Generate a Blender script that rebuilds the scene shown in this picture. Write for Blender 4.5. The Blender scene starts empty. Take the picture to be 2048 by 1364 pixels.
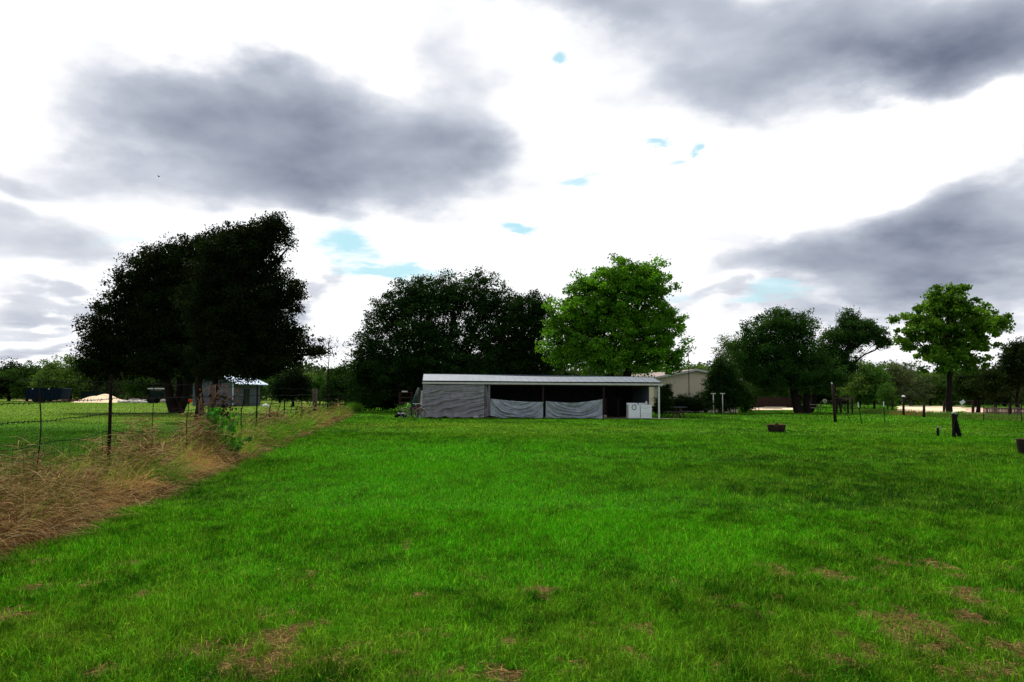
import bpy, math, random
import numpy as np
from mathutils import Matrix, Vector
C = bpy.context.scene
col = C.collection
R = math.radians
rnd = random.Random(7)
RNG = np.random.default_rng(11)

# ------------------------------------------------------------------ camera
F = 1593.0; PITCH = math.atan(105 / F); ROLL = 0.0062; EYE = 1.6
fwd = Vector((0, math.cos(PITCH), math.sin(PITCH)))
r0 = Vector((1, 0, 0)); u0 = r0.cross(fwd)
rt = r0 * math.cos(ROLL) + u0 * math.sin(ROLL)
up = u0 * math.cos(ROLL) - r0 * math.sin(ROLL)
cam_d = bpy.data.cameras.new('camera'); cam = bpy.data.objects.new('camera', cam_d); col.objects.link(cam)
cam_d.sensor_width = 36; cam_d.lens = 36 * F / 2048
cam_d.clip_start = 0.1; cam_d.clip_end = 3000
m = Matrix((rt, up, -fwd)).transposed().to_4x4(); m.translation = (0, 0, EYE)
cam.matrix_world = m
C.camera = cam

def ray(px, py):
    return (fwd * F + rt * (px - 1024) - up * (py - 682)).normalized()
def at(px, py, d):
    v = ray(px, py); return Vector((0, 0, EYE)) + v * (d / v.y)
def G(px, py):
    v = ray(px, py); return Vector((0, 0, EYE)) + v * (EYE / -v.z)
def gx(px, d):
    p = at(px, 790, d); return Vector((p.x, p.y, 0))

# ------------------------------------------------------------------ light
SUN_EL, SUN_AZ = R(56), R(-16)
sd = Vector((math.sin(SUN_AZ) * math.cos(SUN_EL), math.cos(SUN_AZ) * math.cos(SUN_EL), math.sin(SUN_EL)))
sl = bpy.data.lights.new('sun', 'SUN'); sl.energy = 3.9; sl.angle = R(1.5); sl.color = (1, .95, .86)
so = bpy.data.objects.new('sun', sl); col.objects.link(so)
so.rotation_euler = (-sd).to_track_quat('-Z', 'Y').to_euler()
C.view_settings.view_transform = 'Standard'; C.view_settings.look = 'None'
C.view_settings.exposure = 0; C.view_settings.gamma = 1
try: C.cycles.max_bounces = 6; C.cycles.transparent_max_bounces = 4; C.cycles.use_denoising = True
except Exception: pass

W = bpy.data.worlds.new("World"); C.world = W; W.use_nodes = True
NT = W.node_tree; NT.nodes.clear()
class N:
    """small node-expression helper"""
    def __init__(s, nt): s.nt = nt
    def new(s, t, **k):
        n = s.nt.nodes.new(t)
        for a, b in k.items(): setattr(n, a, b)
        return n
    def lk(s, a, b): s.nt.links.new(a, b)
    def put(s, sock, v):
        if isinstance(v, bpy.types.NodeSocket): s.lk(v, sock)
        else: sock.default_value = v
    def math(s, op, a, b=0.0, c=None, clamp=False):
        n = s.new('ShaderNodeMath', operation=op, use_clamp=clamp)
        s.put(n.inputs[0], a); s.put(n.inputs[1], b)
        if c is not None: s.put(n.inputs[2], c)
        return n.outputs[0]
    def vm(s, op, a, b=(0, 0, 0)):
        n = s.new('ShaderNodeVectorMath', operation=op)
        s.put(n.inputs[0], a); s.put(n.inputs[1], b)
        return n.outputs['Value'] if op in ('LENGTH', 'DOT_PRODUCT') else n.outputs[0]
    def noise(s, vec, scale, detail=4, rough=.55, dist=0.0):
        n = s.new('ShaderNodeTexNoise'); s.put(n.inputs['Vector'], vec) if vec is not None else None
        n.inputs['Scale'].default_value = scale; n.inputs['Detail'].default_value = detail
        n.inputs['Roughness'].default_value = rough; n.inputs['Distortion'].default_value = dist
        return n
    def mr(s, v, a, b, c=0., d=1., smooth=False):
        n = s.new('ShaderNodeMapRange'); n.interpolation_type = 'SMOOTHSTEP' if smooth else 'LINEAR'
        s.put(n.inputs[0], v)
        for i, x in enumerate((a, b, c, d)): n.inputs[i + 1].default_value = x
        return n.outputs[0]
    def mix(s, f, a, b, mode='MIX'):
        n = s.new('ShaderNodeMix', data_type='RGBA', blend_type=mode, clamp_factor=True)
        s.put(n.inputs[0], f); s.put(n.inputs[6], a); s.put(n.inputs[7], b)
        return n.outputs[2]
    def ramp(s, f, stops, interp='LINEAR'):
        n = s.new('ShaderNodeValToRGB'); n.color_ramp.interpolation = interp
        e = n.color_ramp.elements
        while len(e) < len(stops): e.new(.5)
        for el, (p, c) in zip(e, stops): el.position = p; el.color = (*c, 1)
        s.put(n.inputs[0], f); return n.outputs[0]

def build_sky():
    k = N(NT)
    tc = k.new('ShaderNodeTexCoord'); sep = k.new('ShaderNodeSeparateXYZ'); k.lk(tc.outputs['Generated'], sep.inputs[0])
    az = k.math('ARCTAN2', sep.outputs[0], sep.outputs[1]); el = k.math('ARCSINE', sep.outputs[2])
    cb = k.new('ShaderNodeCombineXYZ'); k.lk(az, cb.inputs[0]); k.lk(el, cb.inputs[1])
    P = cb.outputs[0]
    # cloud-layer coordinates (perspective of a flat layer) for texture
    zz = k.math('ADD', k.math('MAXIMUM', sep.outputs[2], 0.0), 0.16)
    cb2 = k.new('ShaderNodeCombineXYZ'); k.lk(k.math('DIVIDE', sep.outputs[0], zz), cb2.inputs[0]); k.lk(k.math('DIVIDE', sep.outputs[1], zz), cb2.inputs[1])
    L = cb2.outputs[0]
    PP = k.vm('MULTIPLY', P, (1, 1.9, 1))
    n1 = k.noise(L, .8, 3, .5); n2 = k.noise(PP, 4.5, 7, .52); n3 = k.noise(L, 2.6, 5, .5)
    w1 = k.vm('MULTIPLY', k.vm('SUBTRACT', n1.outputs['Color'], (.5, .5, .5)), (.16, .08, 0))
    w2 = k.vm('MULTIPLY', k.vm('SUBTRACT', n2.outputs['Color'], (.5, .5, .5)), (.26, .17, 0))
    w3 = k.vm('MULTIPLY', k.vm('SUBTRACT', n3.outputs['Color'], (.5, .5, .5)), (.06, .05, 0))
    Q = k.vm('ADD', k.vm('ADD', k.vm('ADD', P, w1), w2), w3)
    def blob(px, py, rx, ry, wgt, src, inner=.25, outer=1.22):
        d = ray(px, py); c = (math.atan2(d.x, d.y), math.asin(d.z), 0)
        v = k.vm('MULTIPLY', k.vm('SUBTRACT', src, c), (F / rx, F / ry, 0))
        return k.mr(k.vm('LENGTH', v), outer, inner, 0, wgt, True)
    darks = [(640, 275, 420, 150, .78), (470, 240, 330, 150, .35), (800, 370, 300, 90, .40), (330, 330, 200, 110, .30),
             (250, 165, 200, 110, .36), (560, 170, 260, 70, .22), (930, 300, 120, 120, .22), (900, 190, 170, 110, .30), (780, 300, 260, 110, .25),
             (1240, 20, 400, 80, .62), (1700, 70, 420, 120, .72), (1880, 120, 180, 65, .45), (1550, 110, 240, 60, .25), (2100, 20, 300, 110, .6),
             (1900, 465, 330, 88, .80), (2060, 440, 260, 95, .50), (1700, 520, 330, 70, .50), (1990, 560, 210, 60, .50), (1480, 530, 160, 42, .28), (1440, 600, 150, 16, .3),
             (30, 385, 130, 38, .45), (60, 490, 200, 50, .5), (120, 660, 220, 14, .25), (900, 480, 240, 14, .12), (1420, 480, 200, 18, .15), (60, 600, 170, 18, .3), (120, 340, 130, 40, .12), (900, 90, 120, 60, .08), (1650, 620, 260, 26, .3), (1300, 130, 240, 50, .10), (630, 605, 45, 16, .4), (1380, 230, 80, 160, .05)]
    den = None
    for b in darks:
        v = blob(*b, Q)
        den = v if den is None else k.math('ADD', den, v)
    den = k.math('MULTIPLY', k.math('SUBTRACT', 1.0, k.math('POWER', 2.718, k.math('MULTIPLY', den, -1.05))), 1.02)
    # unseen cloud added behind and beside the view, dimming camera-facing surfaces
    behind = k.mr(k.math('ABSOLUTE', az), .75, 1.2, 0, 1, True)
    gen = k.math('MULTIPLY', k.mr(k.noise(L, .6, 5, .5).outputs[0], .35, .7, .22, .62, True), behind)
    den = k.math('ADD', den, gen)
    # low streaks near the horizon
    s1 = k.vm('MULTIPLY', P, (3.2, 26, 1)); st = k.mr(k.noise(s1, 1.6, 4, .55).outputs[0], .50, .70, 0, .30, True)
    low = k.math('MULTIPLY', k.mr(el, .13, .02, 0, 1, True), st)
    den = k.math('ADD', den, low)
    veil = k.mr(k.noise(L, .9, 6, .55).outputs[0], .52, .74, 0, .18, True); veil2 = k.mr(k.noise(PP, 3.2, 5, .5).outputs[0], .5, .75, 0, .12, True)
    den = k.math('ADD', k.math('ADD', den, veil), veil2)
    fb = k.math('SUBTRACT', k.math('ADD', k.math('MULTIPLY', k.noise(L, 1.5, 6, .5).outputs[0], .5), k.math('MULTIPLY', k.noise(PP, 6.5, 6, .5).outputs[0], .5)), .5)
    fine = k.math('MULTIPLY', fb, k.math('MULTIPLY', k.mr(den, .02, .40, .22, 1.0), 1.5))
    den = k.math('ADD', den, fine)
    S = 10.0
    cc = k.ramp(den, [(0.0, (1.12, 1.13, 1.15)), (.15, (1.0, 1.01, 1.04)), (.30, (.74, .77, .84)), (.50, (.53, .57, .66)), (.75, (.345, .385, .475)), (1.0, (.16, .19, .27))])
    cc = k.mix(1.0, cc, (S, S, S, 1), 'MULTIPLY')
    blues = [(690, 490, 62, 34, 1.0), (790, 533, 110, 16, 1.0), (1045, 450, 42, 13, 1.0), (1128, 122, 20, 15, 1.0), (1165, 362, 36, 15, .8),
             (1305, 283, 20, 9, .9), (1368, 297, 20, 10, .9), (1330, 318, 14, 8, .6), (1540, 585, 60, 18, .7), (1360, 600, 60, 10, .4), (240, 480, 40, 10, .25), (1310, 400, 120, 60, .12)]
    Qb = k.vm('ADD', P, k.vm('MULTIPLY', k.vm('SUBTRACT', k.noise(L, 3.6, 7, .65).outputs['Color'], (.5, .5, .5)), (.13, .07, 0)))
    bl = None
    for b in blues:
        v = blob(*b, Qb, .35, 1.2); bl = v if bl is None else k.math('MAXIMUM', bl, v)
    sky = k.new('ShaderNodeTexSky', sky_type='NISHITA'); sky.sun_disc = False
    sky.sun_elevation = SUN_EL; sky.sun_rotation = SUN_AZ
    sk = k.mix(1.0, sky.outputs[0], (1.2, 1.25, 1.0, 1), 'MULTIPLY')
    sk = k.mix(.7, sk, (5.2, 8.8, 10.2, 1))
    out = k.mix(bl, cc, sk)
    bg = k.new('ShaderNodeBackground'); k.lk(out, bg.inputs[0]); bg.inputs[1].default_value = .1
    o = k.new('ShaderNodeOutputWorld'); k.lk(bg.outputs[0], o.inputs[0])
build_sky()

# ------------------------------------------------------------------ materials
def mat(name, c, c2=None, scale=6, rough=.7, spec=.3, metal=0, bump=0, bscale=None, stretch=(1, 1, 1), detail=5):
    M = bpy.data.materials.new(name); M.use_nodes = True; k = N(M.node_tree)
    b = M.node_tree.nodes['Principled BSDF']
    b.inputs['Roughness'].default_value = rough; b.inputs['Specular IOR Level'].default_value = spec; b.inputs['Metallic'].default_value = metal
    tc = k.new('ShaderNodeTexCoord'); v = k.vm('MULTIPLY', tc.outputs['Object'], stretch)
    n = k.noise(v, scale, detail, .6)
    if c2 is None: c2 = tuple(x * .72 for x in c)
    k.lk(k.mix(k.mr(n.outputs[0], .3, .7), (*c, 1), (*c2, 1)), b.inputs['Base Color'])
    if bump:
        bn = k.new('ShaderNodeBump'); bn.inputs['Strength'].default_value = bump; bn.inputs['Distance'].default_value = .02
        k.lk(k.noise(v, bscale or scale * 4, 4, .6).outputs[0], bn.inputs['Height']); k.lk(bn.outputs[0], b.inputs['Normal'])
    return M
def leafmat(name, trans=.35, attr='col', rough=.55, spec=.25, tint=(1.25, 1.15, .5)):
    M = bpy.data.materials.new(name); M.use_nodes = True; k = N(M.node_tree)
    b = M.node_tree.nodes['Principled BSDF']; o = M.node_tree.nodes['Material Output']
    a = k.new('ShaderNodeAttribute'); a.attribute_name = attr
    k.lk(a.outputs['Color'], b.inputs['Base Color']); b.inputs['Roughness'].default_value = rough; b.inputs['Specular IOR Level'].default_value = spec
    t = k.new('ShaderNodeBsdfTranslucent'); k.lk(k.mix(1.0, a.outputs['Color'], (*tint, 1), 'MULTIPLY'), t.inputs[0])
    mx = k.new('ShaderNodeMixShader'); mx.inputs[0].default_value = trans
    k.lk(b.outputs[0], mx.inputs[1]); k.lk(t.outputs[0], mx.inputs[2]); k.lk(mx.outputs[0], o.inputs[0])
    return M
M_leaf = leafmat('leaf', .28, spec=.04, rough=.7)
M_leafb = leafmat('bright_leaf', .45, spec=.12, rough=.6)
M_grass = leafmat('grass_blade', .34, spec=.0, tint=(.9, 1.3, .4))
M_straw = leafmat('straw_blade', .2, spec=.0, tint=(1, 1, 1))
M_bark = mat('bark', (.022, .016, .013), (.010, .008, .006), 5, .9, .1, bump=.8, bscale=18, stretch=(1, 1, .25))
M_barkpale = mat('pale_bark', (.16, .13, .10), (.06, .045, .035), 6, .9, .1, bump=.6)
M_rust = mat('rusty_steel', (.022, .013, .010), (.010, .006, .005), 20, .85, .1, bump=.3)
M_wire = mat('fence_wire', (.012, .010, .009), None, 30, .8, .1)
M_wood = mat('grey_post_wood', (.11, .080, .062), (.045, .032, .025), 8, .9, .1, bump=.7, stretch=(1, 1, .12))
M_darkwood = mat('dark_wood', (.035, .02, .016), (.015, .009, .008), 6, .85, .15, bump=.5, stretch=(1, 1, .2))
M_white = mat('white_paint', (.80, .80, .78), (.62, .62, .58), 5, .45, .4)
M_trim = mat('cream_trim', (.62, .60, .55), (.45, .42, .38), 4, .5, .3)
M_galv = mat('galvanised_roof', (.17, .205, .25), (.12, .145, .18), 1.3, .5, .4, metal=.15)
M_backmetal = mat('shade_dark_sheet', (.022, .023, .026), (.012, .012, .014), 3, .8, .1)  # shed sheet metal with the interior's shade put into its colour
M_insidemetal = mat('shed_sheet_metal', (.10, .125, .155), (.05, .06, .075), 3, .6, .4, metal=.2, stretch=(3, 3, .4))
M_tarp = mat('dark_grey_tarp', (.29, .27, .295), (.17, .155, .175), 3, .62, .3, bump=.35, bscale=5)
M_tarp2 = mat('blue_grey_tarp', (.40, .42, .47), (.22, .235, .28), 3, .5, .45, bump=.3, bscale=5)
M_appl = mat('appliance_enamel', (.90, .91, .93), (.80, .81, .84), 2, .35, .5)
M_black = mat('black_rubber', (.010, .010, .011), (.005, .005, .006), 12, .8, .1)
M_red = mat('faded_red_paint', (.20, .03, .03), (.09, .02, .02), 9, .5, .4)
M_maroon = mat('maroon_steel', (.06, .015, .018), (.025, .008, .01), 9, .6, .3)
M_green = mat('dark_green_cloth', (.035, .085, .07), (.015, .045, .038), 7, .8, .2)
M_concrete = mat('concrete', (.45, .36, .25), (.32, .25, .17), 2, .9, .2, bump=.3)
M_sand = mat('sand_heap', (.85, .68, .47), (.66, .50, .32), 1.2, .95, .1, bump=.8, bscale=3)
M_rubble = mat('pale_rubble', (.72, .68, .62), (.35, .32, .28), 3, .95, .1, bump=.8)
M_dumpster = mat('navy_steel', (.005, .014, .030), (.003, .008, .016), 2, .85, .08)
M_teal = mat('dark_teal_steel', (.006, .020, .018), (.004, .012, .010), 2, .85, .08)
M_barn = mat('grey_sheet_siding', (.075, .09, .12), (.055, .066, .088), .8, .6, .3, stretch=(.3, .3, 5))
M_barnroof = mat('bare_metal_roof', (.50, .60, .76), (.4, .5, .64), 1, .4, .5, metal=.2)
M_glass = mat('dark_window', (.015, .016, .02), None, 3, .15, .6)
M_brass = mat('pale_metal', (.5, .52, .5), (.3, .32, .3), 8, .4, .5, metal=.4)

def siding():
    M = mat('tan_lap_siding', (.74, .61, .47), (.66, .54, .42), 1.0, .8, .2)
    k = N(M.node_tree); b = M.node_tree.nodes['Principled BSDF']
    tc = k.new('ShaderNodeTexCoord'); sp = k.new('ShaderNodeSeparateXYZ'); k.lk(tc.outputs['Object'], sp.inputs[0])
    fr = k.math('FRACT', k.math('MULTIPLY', sp.outputs[2], 4.6)); bn = k.new('ShaderNodeBump'); bn.inputs['Strength'].default_value = 1; bn.inputs['Distance'].default_value = .03
    k.lk(k.math('SUBTRACT', 1.0, fr), bn.inputs['Height']); k.lk(bn.outputs[0], b.inputs['Normal'])
    return M
M_siding = siding()
M_shingle = mat('brown_shingle', (.42, .34, .31), (.24, .19, .17), 5, .95, .1, bump=.5)

# ------------------------------------------------------------------ mesh builders
def origin(p):
    v = Vector((0, 0, 0))
    while p is not None: v += p.location; p = p.parent
    return v
def link(name, verts, faces, material, parent=None, smooth=False):
    me = bpy.data.meshes.new(name)
    o0 = origin(parent)
    me.from_pydata([tuple(Vector(v) - o0) for v in verts], [], faces); me.materials.append(material)
    if smooth: me.polygons.foreach_set('use_smooth', [True] * len(me.polygons))
    me.update(); ob = bpy.data.objects.new(name, me); col.objects.link(ob); ob.parent = parent
    return ob
def npmesh(name, V, nper, sizes, colors, material, parent=None):
    """V (n,k,3): n copies of a k-vertex blade; faces given by local index tuples"""
    n, kk, _ = V.shape
    me = bpy.data.meshes.new(name); V = V - np.array(origin(parent))
    me.vertices.add(n * kk); me.vertices.foreach_set('co', V.astype(np.float32).ravel())
    loops = np.concatenate([np.array(f) for f in nper]); base = (np.arange(n) * kk)[:, None]
    li = (base + loops[None, :]).ravel().astype(np.int32)
    fl = np.array([len(f) for f in nper]); tot = np.tile(fl, n)
    st = np.concatenate([[0], np.cumsum(tot)[:-1]]).astype(np.int32)
    me.loops.add(len(li)); me.loops.foreach_set('vertex_index', li)
    me.polygons.add(len(tot)); me.polygons.foreach_set('loop_start', st)
    try: me.polygons.foreach_set('loop_total', tot.astype(np.int32))
    except Exception: pass
    me.update(calc_edges=True)
    a = me.attributes.new('col', 'FLOAT_COLOR', 'POINT')
    cc = np.ones((n, kk, 4), np.float32); cc[:, :, :3] = colors[:, None, :]
    a.data.foreach_set('color', cc.ravel())
    me.materials.append(material)
    ob = bpy.data.objects.new(name, me); col.objects.link(ob); ob.parent = parent
    return ob

class MB:
    def __init__(s): s.v = []; s.f = []
    def box(s, c, size, rz=0, rx=0, ry=0, taper=1.0):
        M_ = Matrix.Translation(Vector(c)) @ Matrix.Rotation(rz, 4, 'Z') @ Matrix.Rotation(rx, 4, 'X') @ Matrix.Rotation(ry, 4, 'Y')
        b = len(s.v); x, y, z = (q / 2 for q in size)
        for sz in (-1, 1):
            t = taper if sz > 0 else 1
            for sx, sy in ((-1, -1), (1, -1), (1, 1), (-1, 1)): s.v.append(M_ @ Vector((sx * x * t, sy * y * t, sz * z)))
        s.f += [tuple(b + i for i in q) for q in ((0, 3, 2, 1), (4, 5, 6, 7), (0, 1, 5, 4), (1, 2, 6, 5), (2, 3, 7, 6), (3, 0, 4, 7))]
        return s
    def beam(s, a, b_, w, h=None):
        a = Vector(a); b_ = Vector(b_); d = b_ - a; L_ = d.length; h = h or w
        q = d.to_track_quat('X', 'Z').to_matrix().to_4x4(); M_ = Matrix.Translation((a + b_) / 2) @ q
        b = len(s.v)
        for sx in (-1, 1):
            for sy, sz in ((-1, -1), (1, -1), (1, 1), (-1, 1)): s.v.append(M_ @ Vector((sx * L_ / 2, sy * w / 2, sz * h / 2)))
        s.f += [tuple(b + i for i in q) for q in ((0, 1, 2, 3), (7, 6, 5, 4), (0, 4, 5, 1), (1, 5, 6, 2), (2, 6, 7, 3), (3, 7, 4, 0))]
        return s
    def tube(s, pts, rad, n=6, cap=True, closed=False):
        pts = [Vector(p) for p in pts]
        if not hasattr(rad, '__len__'): rad = [rad] * len(pts)
        b = len(s.v); prev = None; m_ = len(pts)
        for i, p in enumerate(pts):
            if closed: t = pts[(i + 1) % m_] - pts[i - 1]
            else: t = pts[min(i + 1, m_ - 1)] - pts[max(i - 1, 0)]
            t = t.normalized() if t.length > 1e-9 else Vector((0, 0, 1))
            if prev is None:
                a = t.orthogonal().normalized()
            else:
                a = (prev - t * prev.dot(t)); a = a.normalized() if a.length > 1e-6 else t.orthogonal().normalized()
            prev = a; c = t.cross(a)
            for j in range(n):
                th = 2 * math.pi * j / n; s.v.append(p + (a * math.cos(th) + c * math.sin(th)) * rad[i])
        for i in range(m_ if closed else m_ - 1):
            i2 = (i + 1) % m_
            for j in range(n): s.f.append((b + i * n + j, b + i * n + (j + 1) % n, b + i2 * n + (j + 1) % n, b + i2 * n + j))
        if cap and not closed: s.f.append(tuple(b + j for j in reversed(range(n)))); s.f.append(tuple(b + (m_ - 1) * n + j for j in range(n)))
        return s
    def lathe(s, c, prof, n=20, axis='Z', jit=0):
        b = len(s.v); c = Vector(c)
        for r_, z in prof:
            for j in range(n):
                th = 2 * math.pi * j / n; q = r_ * (1 + rnd.uniform(-jit, jit)); p = (q * math.cos(th), q * math.sin(th), z)
                if axis == 'X': p = (p[2], p[0], p[1])
                if axis == 'Y': p = (p[0], p[2], p[1])
                s.v.append(c + Vector(p))
        for i in range(len(prof) - 1):
            for j in range(n): s.f.append((b + i * n + j, b + i * n + (j + 1) % n, b + (i + 1) * n + (j + 1) % n, b + (i + 1) * n + j))
        s.f.append(tuple(b + j for j in reversed(range(n)))); s.f.append(tuple(b + (len(prof) - 1) * n + j for j in range(n)))
        return s
    def grid(s, fn, nu, nv):
        b = len(s.v)
        for i in range(nu + 1):
            for j in range(nv + 1): s.v.append(Vector(fn(i / nu, j / nv)))
        for i in range(nu):
            for j in range(nv):
                a = b + i * (nv + 1) + j; s.f.append((a, a + nv + 1, a + nv + 2, a + 1))
        return s
    def poly(s, pts):
        b = len(s.v); s.v += [Vector(p) for p in pts]; s.f.append(tuple(range(b, b + len(pts)))); return s
    def prism(s, outline, off):
        n = len(outline); b = len(s.v); off = Vector(off)
        s.v += [Vector(p) for p in outline] + [Vector(p) + off for p in outline]
        s.f.append(tuple(b + i for i in range(n))); s.f.append(tuple(b + n + i for i in reversed(range(n))))
        for i in range(n): j = (i + 1) % n; s.f.append((b + i, b + n + i, b + n + j, b + j))
        return s
    def build(s, name, material, parent=None, smooth=False, label=None, kind=None):
        o = link(name, s.v, s.f, material, parent, smooth)
        if label: o['label'] = label
        if kind: o['kind'] = kind
        return o

def tag(o, label, cat, group=None, kind=None):
    if label: o['label'] = label
    if cat: o['category'] = cat
    if group: o['group'] = group
    if kind: o['kind'] = kind
    return o
def thing(name, label, cat, loc=(0, 0, 0), group=None):
    o = bpy.data.objects.new(name, None); col.objects.link(o); o.location = loc; o.empty_display_size = .2
    return tag(o, label, cat, group)

# ------------------------------------------------------------------ value noise for patches
_tab = np.random.default_rng(3).random((256, 256))
def vnoise(x, y):
    xi = np.floor(x).astype(int); yi = np.floor(y).astype(int); fx = x - xi; fy = y - yi
    fx = fx * fx * (3 - 2 * fx); fy = fy * fy * (3 - 2 * fy)
    g = lambda a, b: _tab[a & 255, b & 255]
    return (g(xi, yi) * (1 - fx) + g(xi + 1, yi) * fx) * (1 - fy) + (g(xi, yi + 1) * (1 - fx) + g(xi + 1, yi + 1) * fx) * fy
def fbm(x, y, o=4):
    s = 0; a = .5; t = 0
    for i in range(o): s = s + a * vnoise(x * 2 ** i + 17 * i, y * 2 ** i + 31 * i); t += a; a *= .55
    return s / t
# fence runs almost along the view, ~5 m to the left
FP0 = G(213, 985); FDIR = Vector((-math.tan(R(7.6)), 1, 0)).normalized()
FN = Vector((FDIR.y, -FDIR.x, 0))            # towards the lawn
def fpt(dy, off=0.0, z=0.0):                 # point on the fence line at depth dy
    t = (dy - FP0.y) / FDIR.y; p = FP0 + FDIR * t + FN * off; return Vector((p.x, p.y, z))
def fence_off(x, y): return (x - FP0.x) * FN.x + (y - FP0.y) * FN.y
def patch(x, y, px, py, rx, ry):
    c = G(px, py); a = G(px + rx, py); b1 = G(px, py - ry); b2 = G(px, py + ry)
    sx = abs(a.x - c.x); sy = abs(b1.y - b2.y) / 2
    return np.exp(-(((x - c.x) / sx) ** 2 + ((y - c.y) / sy) ** 2))
DEAD = [(420, 1300, 20, 16), (660, 1330, 16, 20), (960, 1320, 14, 10), (1120, 1330, 16, 14), (1260, 1310, 14, 12), (1420, 1330, 14, 12), (1600, 1345, 30, 12), (1880, 1270, 20, 30), (1780, 1235, 24, 12), (1860, 1345, 24, 16), (1650, 1270, 16, 8), (520, 1240, 12, 12), (585, 1225, 10, 10), (180, 1170, 12, 8), (80, 1180, 14, 8), (560, 1285, 42, 38), (545, 1330, 30, 22), (635, 1245, 12, 12), (1010, 1345, 34, 20), (900, 1345, 16, 16), (855, 1350, 12, 10), (707, 1305, 10, 14), (460, 1310, 12, 14), (1085, 1190, 14, 9), (810, 1095, 14, 7), (630, 1148, 16, 8),
        (1557, 1142, 22, 11), (1650, 1148, 26, 14), (1695, 1152, 16, 9), (1770, 1142, 12, 8), (1805, 1130, 20, 9), (1870, 1128, 14, 9), (1905, 1138, 8, 6), (1695, 1222, 15, 10), (1800, 1262, 40, 12), (1845, 1245, 34, 18), (1830, 1290, 26, 28),
        (1960, 1205, 26, 18), (1950, 1235, 30, 10), (1740, 1310, 26, 16), (1700, 1330, 18, 12), (1550, 1335, 16, 10), (1905, 1330, 20, 26), (1530, 1228, 18, 6), (1475, 1215, 8, 5), (1640, 1305, 14, 8), (1130, 1270, 8, 10), (870, 1268, 14, 8), (300, 1190, 14, 8), (230, 1130, 16, 6), (355, 1310, 14, 12), (2020, 1300, 20, 20), (1990, 1340, 24, 14), (15, 1230, 26, 12), (120, 1250, 12, 10), (1345, 1165, 10, 5)]
BRI = [(900, 905, 330, 30, .5), (760, 960, 230, 60, .35), (1000, 1010, 380, 80, .35), (1350, 1040, 300, 70, .25), (1100, 1090, 300, 50, .2), (1250, 900, 150, 18, .15)]
DRK = [(1450, 1180, 280, 40, .65), (1350, 1215, 160, 22, .4), (1650, 1195, 130, 26, .35), (1000, 1120, 140, 16, .35), (820, 1130, 160, 22, .35), (330, 1010, 180, 60, .45), (460, 1080, 160, 60, .3), (1500, 920, 260, 16, .35), (1700, 965, 260, 30, .4), (1900, 1010, 160, 50, .3), (1180, 980, 90, 10, .2), (640, 1150, 130, 22, .3), (1150, 905, 60, 7, .5), (1300, 895, 70, 6, .4), (1750, 900, 300, 10, .2), (1560, 980, 180, 12, .3), (520, 930, 90, 26, .35), (1800, 1110, 200, 14, .2), (1100, 1160, 60, 14, .2), (1500, 1015, 300, 12, .25)]
YEL = [(880, 850, 260, 7, .6), (1020, 868, 200, 8, .3), (1250, 858, 120, 5, .35), (1330, 1290, 300, 70, .3), (600, 1300, 300, 70, .35), (1750, 1300, 250, 60, .25), (200, 1250, 200, 60, .3), (1750, 855, 250, 10, .3), (1900, 900, 160, 12, .3)]
def lawn(x, y):
    """albedo of the grass (n,3) and the dead-grass mask"""
    n1 = fbm(x * .55, y * .45); n2 = fbm(x * 2.1 + 9, y * 1.3 + 4); n3 = fbm(x * .16 + 3, y * .10 + 8)
    bri = np.zeros_like(x); drk = np.zeros_like(x); yel = np.zeros_like(x); dead = np.zeros_like(x)
    for b in BRI: bri += b[4] * patch(x, y, *b[:4])
    for b in DRK: drk += b[4] * .4 * patch(x, y, *b[:4])
    drk = drk * (.35 + 1.3 * fbm(x * 2.6 + 60, y * 1.6 + 5))
    n5 = fbm(x * 15 + 3, y * 11 + 70, 2)
    for b in YEL: yel += b[4] * patch(x, y, *b[:4])
    wx = x + (fbm(x * 5, y * 5) - .5) * .5; wy = y + (fbm(x * 5 + 40, y * 5) - .5) * .5
    for b in DEAD: dead = np.maximum(dead, patch(wx, wy, *b) * 1.15)
    dead = np.maximum(dead, np.clip((fbm(x * 4.3 + 80, y * 3.6 + 9, 3) - .735) * 9, 0, .7) * np.clip((9.5 - y) / 3, 0, 1))
    dead = np.clip((dead * (.65 + .95 * fbm(x * 7, y * 4)) - .28) / .2, 0, 1)
    n4 = fbm(x * 5.5 + 30, y * 3.5 + 11, 3)
    t = .47 + (n1 - .5) * .55 + (n2 - .5) * .9 + (n4 - .5) * .9 + (n5 - .5) * .9 + (n3 - .5) * .5 + bri - drk * 1.15
    t = np.clip(t, 0, 1)[:, None]; yl = np.clip(yel + (n4 - .5) * 1.1 + (n1 - .5) * .5 - bri * .5 + .13 + .10 * np.clip((9 - y) / 4, 0, 1), 0, 1)[:, None]
    dark = np.array([.013, .058, .003]); mid = np.array([.052, .168, .006]); brt = np.array([.066, .280, .006])
    c = np.where(t < .5, dark + (mid - dark) * t * 2, mid + (brt - mid) * (t - .5) * 2)
    c = c + (np.array([.155, .235, .018]) - c) * yl * .8
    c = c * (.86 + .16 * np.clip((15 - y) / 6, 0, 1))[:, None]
    # the neighbour's field beyond the fence is paler
    off = fence_off(x, y); field = np.clip((-off - .4) / .8, 0, 1)[:, None]
    fc = np.array([.135, .215, .030]) * (.42 + .7 * n1[:, None] + .5 * n2[:, None]); fc = fc + (np.array([.19, .20, .06]) - fc) * np.clip((n3[:, None] - .5) * 2, 0, 1) * .6
    c = c * (1 - field) + (fc * (1 - .62 * np.clip((44 - y) / 12, 0, 1))[:, None] * (1 + np.clip((44 - y) / 12, 0, 1)[:, None] * np.array([-.25, .25, -.1]))) * field
    dead = dead * (1 - field[:, 0])
    return c, dead

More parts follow.
